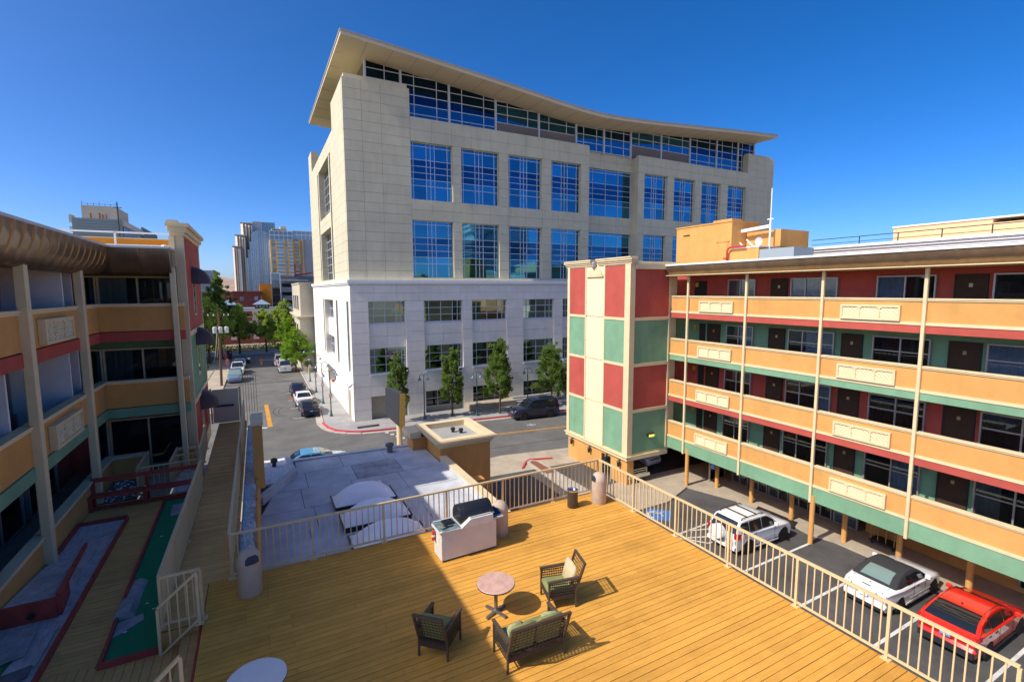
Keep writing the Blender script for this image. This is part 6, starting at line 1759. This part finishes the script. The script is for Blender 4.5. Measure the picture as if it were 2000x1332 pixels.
# flag at the end of the street
o = thing("flagpole", (-.9, 119, G), "multicoloured flag on a pole among the riverside trees", "flag")
MB().tube([(-.9, 119, G), (-.9, 119, -6.9)], .05, 6).build("pole", "white_metal", o)
for k, (mm, z) in enumerate((("green_stucco", -7.6), ("lens_amber", -8.0), ("cloth_pink", -8.4), ("hc_blue", -7.2))):
    b = MB(); b.loft([[(-.88 + .1 * i, 119 + .06 * math.sin(i), z), (-.88 + .1 * i, 119 + .06 * math.sin(i), z + .4)] for i in range(8)], cap=False, close=False); b.build("stripe", mm, o)
o = thing("fire_connection", (7.7, 60.5, G), "red twin fire hose connection on the courthouse flank", "fire connection")
MB().lathe(7.55, 60.5, [(.05, -9.2 + -1.6), (.16, -10.75), (.16, -10.5), (.05, -10.45)], 10).build("body", "red_gloss", o)
for yy in (60.3, 60.7): MB().tube([(7.6, yy, -10.62), (7.4, yy, -10.62)], .07, 8).build("outlet", "red_gloss", o)
# bollard and planter by the courthouse flank
o = MB().lathe(6.5, 79.5, [(.09, G + .12), (.09, G + 1.0), (.05, G + 1.06)], 10).build("bollard", "bollard_yellow", org=(6.5, 79.5, G + .12)); tag(o, "yellow bollard on the side street pavement", "bollard")
o = thing("planter", (6.6, 83.5, G), "square planter with a clipped bush before the beige building", "planter")
box(5.9, 7.4, 82.2, 84.2, G + .1, G + .8).build("box", "beige_render", o)
b = MB(); rr = random.Random(3)
for _ in range(900):
    u = Vector((rr.gauss(0, 1), rr.gauss(0, 1), rr.gauss(0, 1))).normalized(); p = Vector((6.6, 83.2, G + 1.25)) + Vector((u.x * .85, u.y * .95, u.z * .6)) * rr.uniform(.8, 1.05); s = rr.uniform(.08, .2)
    b.add([p, p + Vector((s, 0, rr.uniform(-s, s))), p + Vector((0, s, s))], [(0, 1, 2)])
b.build("bush", "leaf_bright", o)
# railing along the river
o = thing("river_railing", (-2, 117, G), "dark red and grey railing along the riverside path", "railing")
b = MB()
for k in range(14): b.bar((-14 + k * 1.6, 116.3, G + .12), (-14 + k * 1.6, 116.3, G + 1.25), .1, .1)
b.build("posts", "steel_grey", o); b = MB(); b.bar((-14, 116.3, G + 1.2), (8, 116.3, G + 1.2), .08, .12); b.bar((-14, 116.3, G + .7), (8, 116.3, G + .7), .05, .08); b.build("rails", "red_wood", o)
for k, (x, lab) in enumerate(((-6.6, "left of two dark purple utility boxes by the far pavement"), (-5.1, "right of two dark purple utility boxes by the far pavement"))):
    o = MB().cham(x - .5, x + .4, 105.2, 106.2, G + .1, G + 1.75 - .1 * k, .06).build("utility_box", "purple_box", org=(x, 105.7, G)); tag(o, lab, "utility box", "dark utility boxes")
o = thing("lawn_fence", (-8, 80, G), "low dark railing at the edge of the lawn", "fence")
b = MB(); b.bar((-7.8, 62, G + .9), (-7.4, 90, G + .9), .06, .08)
for k in range(15): b.bar((-7.8 + k * .028, 62 + k * 2, G + .1), (-7.8 + k * .028, 62 + k * 2, G + .9), .05, .05)
b.build("rails", "trim_black", o)

# ------------------------------------------------------------------ people far up the pavement
def person(x, y, rz, lab, shirt, legs, arm=.25, step=.18):
    o = local_thing("person", lab, "person", "people on the far pavement")
    me = bpy.data.meshes.new("body")
    V = [(0, 0, .95), (0, 0, 1.2), (0, 0, 1.42), (0, 0, 1.52), (.01, 0, 1.62), (.015, 0, 1.73), (0, .09, .92), (step, .1, .5), (step * .7, .1, .09), (step * .7 + .14, .1, .04), (0, -.09, .92), (-step * .6, -.1, .5), (-step * 1.3, -.1, .1), (-step * 1.3 + .14, -.1, .04), (0, .17, 1.40), (.02, .24, 1.13), (arm, .22, .92), (0, -.17, 1.40), (-.02, -.24, 1.13), (-arm * .3 + .1, -.23, .90)]
    E = [(0, 1), (1, 2), (2, 3), (3, 4), (4, 5), (0, 6), (6, 7), (7, 8), (8, 9), (0, 10), (10, 11), (11, 12), (12, 13), (2, 14), (14, 15), (15, 16), (2, 17), (17, 18), (18, 19)]
    rad = [.14, .13, .15, .06, .09, .08, .095, .07, .05, .04, .095, .07, .05, .04, .06, .045, .035, .06, .045, .035]
    me.from_pydata(V, E, [])
    ob = bpy.data.objects.new("body", me); COL.objects.link(ob)
    md = ob.modifiers.new("skin", 'SKIN'); 
    for i, s in enumerate(me.skin_vertices[0].data): s.radius = (rad[i], rad[i]); s.use_root = (i == 0)
    sb = ob.modifiers.new("sub", 'SUBSURF'); sb.levels = 1; sb.render_levels = 1
    dg = bpy.context.evaluated_depsgraph_get(); ev = ob.evaluated_get(dg); nm = bpy.data.meshes.new_from_object(ev)
    bpy.data.objects.remove(ob)
    for mm in ("skin", shirt, legs, "bark"): nm.materials.append(MT[mm])
    for p in nm.polygons:
        z = p.center.z; p.use_smooth = True
        p.material_index = 3 if z > 1.69 else 0 if z > 1.5 else 2 if z < .98 and abs(p.center.y) < .19 else (0 if z < 1.1 and abs(p.center.y) > .19 else 1)
    ob = bpy.data.objects.new("body", nm); COL.objects.link(ob); ob.parent = o; ORG[ob.name] = (0, 0, 0)
    return put(o, x, y, G + .13, rz)
person(-4.85, 91.5, R(-95), "person in a pink top walking along the far pavement", "cloth_pink", "cloth_pink")
person(-5.5, 99.6, R(-80), "person in a rust coloured top near the utility boxes", "cloth_rust", "cloth_rust", .15, .1)
person(-4.75, 100.6, R(100), "person in dark clothes near the utility boxes", "cloth_dark", "cloth_dark", .2, .12)

# ------------------------------------------------------------------ buildings up the side street and the skyline
o = thing("beige_building", (8, 90, G), "beige corner building with a stepped cornice behind the courthouse", "building")
box(5.75, 20, 82.6, 101, G, -4.4).build("lower_wall", "beige_render", o); box(5.95, 20, 82.8, 101, -3.9, 1.1).build("upper_wall", "beige_render", o)
b = MB()
for oo, z0, z1 in ((.12, -4.4, -4.25), (.3, -4.25, -4.1), (.42, -4.1, -3.9)): b.box(5.75 - oo, 20, 82.6 - oo, 101.2, z0 + .001, z1)
b.box(5.85, 20, 82.7, 101.1, 1.1, 1.3); b.build("cornice", "beige_render", o)
for (y, z0, z1, x) in ((86, -3.2, -.6, 5.95), (90.5, -3.2, -.6, 5.95), (95, -3.2, -.6, 5.95), (86, -7.6, -5.2, 5.75), (90.5, -7.6, -5.2, 5.75), (95, -7.6, -5.2, 5.75)):
    w = box(x - .05, x + .01, y, y + 2.6, z0, z1).build("window", "stone_white", o); box(x - .07, x - .051, y + .15, y + 2.45, z0 + .15, z1 - .15).build("pane", "tower_glass", w)
box(5.55, 5.74, 82.6, 101, -8.4, -8.1).build("band", "stone_white", o)

o = thing("brick_theatre", (-6, 140, G), "long low brick theatre with white quoins and pale hipped cupolas", "building")
box(-40, 8.2, 135, 150, G, -4.9).build("wall", "brick", o)
b = MB(); b.box(-40.2, 8.4, 134.8, 150, -4.9, -4.5); b.box(-40, 8.3, 134.9, 135, -7.6, -7.3); b.box(-40, 8.3, 134.9, 135, -6.3, -6.15); b.build("stone_bands", "stone_white", o)
box(-40, 8.2, 135.3, 150, -4.499, -4.3).build("roof", "slate_roof", o)
for x in (-19.6, -13.2, -8.4, -5.4, -.6, 2.4, 7.6):
    b = MB()
    for k in range(9): w = .45 if k % 2 else .62; b.box(x - w, x + w, 134.7 - .02 * (k % 2), 135.0, -4.9 - (k + 1) * .75, -4.9 - k * .75 - .03)
    b.build("quoin", "stone_white", o)
for x0, x1 in ((-12.2, -9.2), (-4.6, -1.4), (3.2, 6.8)): box(x0, x1, 134.88, 135.0, -11.0, -8.0).build("window", "tower_glass", o)
for x in (-12.6, -6.2, 1.0):
    b = MB(); b.box(x - 1.6, x + 1.6, 137, 140.2, -4.3, -3.3); c = b.build("cupola", "dark_metal", o)
    b = MB(); b.loft([[(x - 2.0, 136.6, -3.3), (x + 2.0, 136.6, -3.3), (x + 2.0, 140.6, -3.3), (x - 2.0, 140.6, -3.3)], [(x - .08, 138.5, -2.1), (x + .08, 138.5, -2.1), (x + .08, 138.7, -2.1), (x - .08, 138.7, -2.1)]]); b.build("hip_roof", "hip_metal", c)
    MB().tube([(x, 138.6, -2.1), (x, 138.6, -1.2)], .04, 5).build("finial", "hip_metal", c)
    w = MB()
    for k in range(4): w.box(x - 1.4 + k * .75, x - .85 + k * .75, 136.93, 136.99, -4.05, -3.45)
    w.build("panes", "tower_glass", c)
o = thing("brick_house", (-2.5, 158, G), "dark red brick building with a heavy cornice behind the cupolas", "building")
box(-5.6, 1.2, 156, 170, G, -.3).build("wall", "brick", o); b = MB(); b.box(-6.0, 1.6, 155.6, 170, -.3, .05); b.box(-5.9, 1.5, 155.7, 170, -1.0, -.6); b.build("cornice", "brick", o)
for x in (-4.2, .3 - .9): 
    w = box(x, x + .9, 155.9, 156, -2.6, -1.5).build("window", "stone_white", o); box(x + .08, x + .82, 155.87, 155.899, -2.55, -1.55).build("pane", "tower_glass", w)
o = thing("brick_house", (-12, 158, G), "orange brick building with small dark windows beside the dark one", "building")
box(-20, -5.7, 157, 172, G, -.4).build("wall", "brick_orange", o); box(-20.1, -5.65, 156.8, 172, -.399, -.1).build("coping", "brick", o)
for x in (-12.3, -7.4): box(x, x + 1.0, 156.9, 157, -2.9, -1.7).build("window", "car_glass", o)
o = thing("orange_block", (2.3, 162, G), "plain bright orange windowless wall block", "building")
box(.8, 3.9, 162, 175, G, 2.1).build("wall", "orange_wall", o); box(1.6, 2.4, 161.95, 161.999, .4, .7).build("panel_seam", "condo_orange", o)
o = thing("glass_lobby", (5.2, 163, G), "narrow glass stair tower framed in pale steel", "building")
b = MB()
for x in (4.0, 6.45): b.box(x - .12, x + .12, 162.7, 163.1, G, 5.2)
b.box(3.9, 6.55, 162.7, 163.1, 5.2, 5.45); b.build("frame", "white_metal", o)
for k in range(7): box(4.14, 6.31, 162.85, 162.95, G + 3 + k * 2.15, G + 5.05 + k * 2.15).build("pane", "car_glass" if k < 5 else "tower_glass", o)
for k in range(7): box(4.14, 6.31, 162.8, 162.9, G + 5.06 + k * 2.15, G + 5.14 + k * 2.15).build("floor_edge", "pipe_red", o)
o = thing("parking_garage", (10, 166, G), "grey parking garage with open dark decks", "building")
for k in range(6): box(6.7, 30, 166, 185, G + 2.0 + k * 2.6, G + 3.5 + k * 2.6).build("deck_wall", "grey_block", o)
box(7, 29.8, 167, 184, G, 2.4).build("dark_core", "trim_black", o); b = MB(); b.box(6.6, 30, 165.5, 186, 3.4, 4.6); b.build("roof_canopy", "slate_roof", o); box(6.5, 14.5, 165.2, 165.5, 3.1, 3.4).build("eave", "stone_white", o)
b = MB(); b.add([(10.5, 165, 4.7), (16, 165, 5.6), (16, 175, 5.6), (10.5, 175, 4.7), (10.5, 165, 4.9), (16, 165, 5.9), (16, 175, 5.9), (10.5, 175, 4.9)], [(0, 3, 2, 1), (4, 5, 6, 7), (0, 1, 5, 4), (1, 2, 6, 5), (2, 3, 7, 6), (3, 0, 4, 7)]); b.build("tilted_roof", "red_wood", o)
o = thing("grey_office", (-20, 260, G), "distant grey office block beside the tall cottonwood", "building")
b = MB(); b.box(-30, -16.5, 260, 280, G, 9.4); b.build("wall", "grey_block", o)
b = MB()
for k in range(5): b.box(-29.8, -16.6, 259.8, 260, -2 + k * 2.3, -1.0 + k * 2.3)
b.build("window_bands", "tower_glass", o); box(-31, -12, 258, 281, -1.6, -.9 - .5).build("podium_roof", "white_wall", o)

# stepped casino tower
o = thing("stepped_tower", (0, 405, G), "tall stepped hotel tower with cream fins and ribbed blue glass", "building")
for (x0, x1, zt, y0) in ((-13.6, -8.6, 31.3, 400), (-11.8, -5.4, 39.9, 406), (-8.0, -.6, 49.4, 412)):
    box(x0, x1, y0, y0 + 14, G, zt).build("step_block", "tower_grey", o)
    for k in range(3):
        xa = x0 + .1 + k * (x1 - x0) * .27; wd = (x1 - x0) * .22
        MB().prism([(xa, y0 - .01), (xa + wd, y0 - wd * 1.3), (xa + wd, y0 - .01)], G, zt - .6 - .5 * k).build("fin", "tower_cream", o)
    box(x1 - .9, x1 + .1, y0 - 1.6, y0 - .02, G, zt - 1.6).build("white_fin", "stripe_white", o)
    box(x0 - .1, x1 + .15, y0 - 1.3, y0 + 14, zt + .01, zt + .5).build("coping", "tower_cream", o)
box(-.4, 14.9, 416, 440, G, 51.3).build("glass_slab", "tower_glass", o)
b = MB()
for k in range(7): b.box(-.4 + k * .95, .2 + k * .95, 415.6, 415.99, 44.6, 51.0)
b.box(-.5, 6.4, 415.5, 416, 51.0, 51.6); b.box(-.5, 6.4, 415.5, 416, 44.0, 44.6); b.build("white_lattice", "stripe_white", o)
for k in range(14):
    x = 8.4 + k * .5
    if k % 2 == 0: box(x, x + .18, 415.5, 415.99, 10, 51.0).build("rib", "tower_rib", o)
for k in range(12):
    x = -5.6 + k * 1.35; zt = [24, 30, 36, 41.2, 43.0, 43.6, 43.8, 43.9, 43.6, 43.4, 43.2, 42.5][k]
    box(x, x + 1.33, 407.0, 412, G, zt).build("bow_glass", "tower_glass", o)
    box(x, x + .5, 406.2, 406.99, G, zt + .2).build("rib", "tower_rib", o)
# yellow apartment tower
o = thing("apartment_tower", (24, 400, G), "yellow framed apartment tower with pale balconies and a glazed crown", "building")
box(10.4, 25.6, 400, 420, G, 37.5).build("body", "condo_white", o); box(25.7, 60, 402, 420, G, 38.6).build("body", "tower_grey", o)
box(10.6, 25.5, 400.5, 420, 37.5, 43.4).build("glazed_crown", "tower_glass", o); box(25.8, 60, 402.5, 420, 38.6, 44.2).build("glazed_crown", "tower_glass", o)
b = MB()
for k in range(6): b.box(10.4 + k * 2.98, 10.75 + k * 2.98, 400.1, 400.49, 37.5, 43.4)
for k in range(12): b.box(25.8 + k * 2.98, 26.15 + k * 2.98, 402.1, 402.49, 38.6, 44.2)
for z in (40.3, 43.4): b.box(10.3, 25.7, 400.0, 400.52, z, z + .5)
for z in (41.3, 44.2): b.box(25.7, 60, 402.0, 402.52, z, z + .5)
b.build("crown_frame", "condo_white", o)
for (xa, xb, z0, m) in ((10.4, 11.4, 14, "condo_yellow"), (14.0, 14.9, G, "condo_yellow"), (19.6, 20.5, G, "condo_yellow"), (22.0, 22.9, G, "condo_yellow"), (25.6, 27.0, 20, "condo_yellow"), (29.6, 30.6, 20, "condo_yellow"), (32.2, 33.0, G, "condo_yellow"), (10.4, 11.4, G, "condo_orange"), (25.6, 27.0, G, "condo_orange"), (29.6, 30.6, G, "condo_orange")):
    y = 399.4 if xa < 25 else 401.4
    box(xa, xb, y, y + .59, z0, (37.4 if xa < 25 else 38.5) if z0 != G or m == "condo_yellow" else (13.9 if xa < 25 else 19.9)).build("frame_pier", m, o)
for k in range(19):
    z = G + 2.5 + k * 2.55
    for (xa, xb, yy, hh) in ((11.45, 13.95, 399.7, 1.5), (14.95, 19.55, 399.7, 1.5), (20.55, 21.95, 399.7, 1.5), (22.95, 25.4, 399.75, 1.3), (27.05, 29.55, 401.7, 1.1)): ubox("window", "tower_glass", o, xa, xb, yy, yy + .24, z, z + hh)
    ubox("balcony", "condo_white", o, 14.95, 19.55, 398.9, 399.69, z - .55, z - .05); ubox("balcony", "condo_white", o, 22.95, 25.5, 398.9, 399.7, z - .55, z - .1)
    sm_ = "condo_yellow" if k > 10 else "condo_orange"; ubox("spandrel", sm_, o, 11.45, 13.95, 399.5, 399.69, z - .7, z - .15); ubox("spandrel", sm_, o, 27.05, 29.55, 401.5, 401.69, z - .9, z - .25)
b = MB(); b.box(12, 22, 402, 412, 43.9, 45.5); b.box(17.8, 21.8, 401, 412, 45.5, 47.3); b.build("roof_plant", "tower_cream", o)
# white block of rooftops
b = MB()
for k in range(5): b.box(12.6 + k * 1.1, 13.1 + k * 1.1, 401.8, 402, 44.2, 45.0)
b.build("plant_openings", "trim_black", o)
# grey block behind the left wing, with mast
o = thing("grey_slab_block", (-19, 100, G), "grey sided slab block with a rusty penthouse behind the roof rail", "building")
box(-22.4, -16.9, 90, 118, G, 10.35).build("body", "grey_block", o)
b = MB()
for k in range(10): b.box(-22.0, -16.85, 89.93, 89.995, 6.4 + k * .4, 6.4 + k * .4 + .34)
b.build("siding", "grey_block", o)
for k in range(3): box(-22.75, -22.41, 90.2, 92, 7.2 + k * 1.25, 7.9 + k * 1.25 + (.4 if k == 2 else 0)).build("balcony", "stone_white", o)
b = MB(); b.box(-16.9, -16.6, 90.5, 104, 9.5, 10.3); b.build("cornice", "stone_white", o); box(-16.9, -16.65, 104.01, 118, 8.4, 10.9).build("green_bay", "green_block", o)
for k in range(9): box(-16.88, -16.8, 91 + k * 1.4, 92.1 + k * 1.4, 7.0, 9.4).build("window", "tower_glass", o)
ph = box(-21.6, -17.6, 91.5, 99, 10.352, 12.35).build("penthouse", "beige_render", o)
b = MB()
for k, (x, w, h_) in enumerate(((-20.7, .18, .9), (-19.7, .2, 1.0), (-19.3, .16, .8), (-18.9, .12, .9))): b.box(x, x + w, 91.46, 91.499, 10.36, 10.36 + h_)
b.build("rust_streaks", "condo_orange", ph)
b = MB()
for k in range(7): b.bar((-21.5 + k * .65, 91.6, 12.35), (-21.5 + k * .65, 91.6, 12.7 + .25 * (k % 3 == 0)), .04, .04)
b.bar((-21.6, 91.6, 12.6), (-17.6, 91.6, 12.6), .03, .03); b.build("roof_rail", "dark_metal", ph)
o = thing("roof_mast", (-17.1, 89.6, 8), "dark cross topped mast on the grey slab block", "mast")
MB().tube([(-17.1, 89.6, 8), (-17.1, 89.6, 12.6)], .07, 6).build("pole", "dark_metal", o); b = MB(); b.bar((-17.6, 89.6, 12.0), (-16.6, 89.6, 12.0), .07, .09); b.bar((-17.1, 89.6, 11.6), (-17.1, 89.6, 12.8), .1, .1); b.build("crossarm", "dark_metal", o)

# ------------------------------------------------------------------ the town behind the camera, seen mirrored in the courthouse glass
o = thing("ribbon_tower", (104, -118, G), "white ribbon windowed tower mirrored in the courthouse glass", "building")
for k in range(19):
    z = G + 1 + k * 2.35
    b = MB(); b.prism([(88 + .5 * (k % 2), -112), (92, -110.5), (101, -110.5), (104, -113), (120, -114), (120, -132), (88, -132)], z, z + 1.25); b.build("floor_band", "stripe_white", o)
b = MB(); b.prism([(89, -113), (103, -112), (119, -115), (119, -131), (89, -131)], G, G + 45); b.build("glass_core", "tower_glass", o)
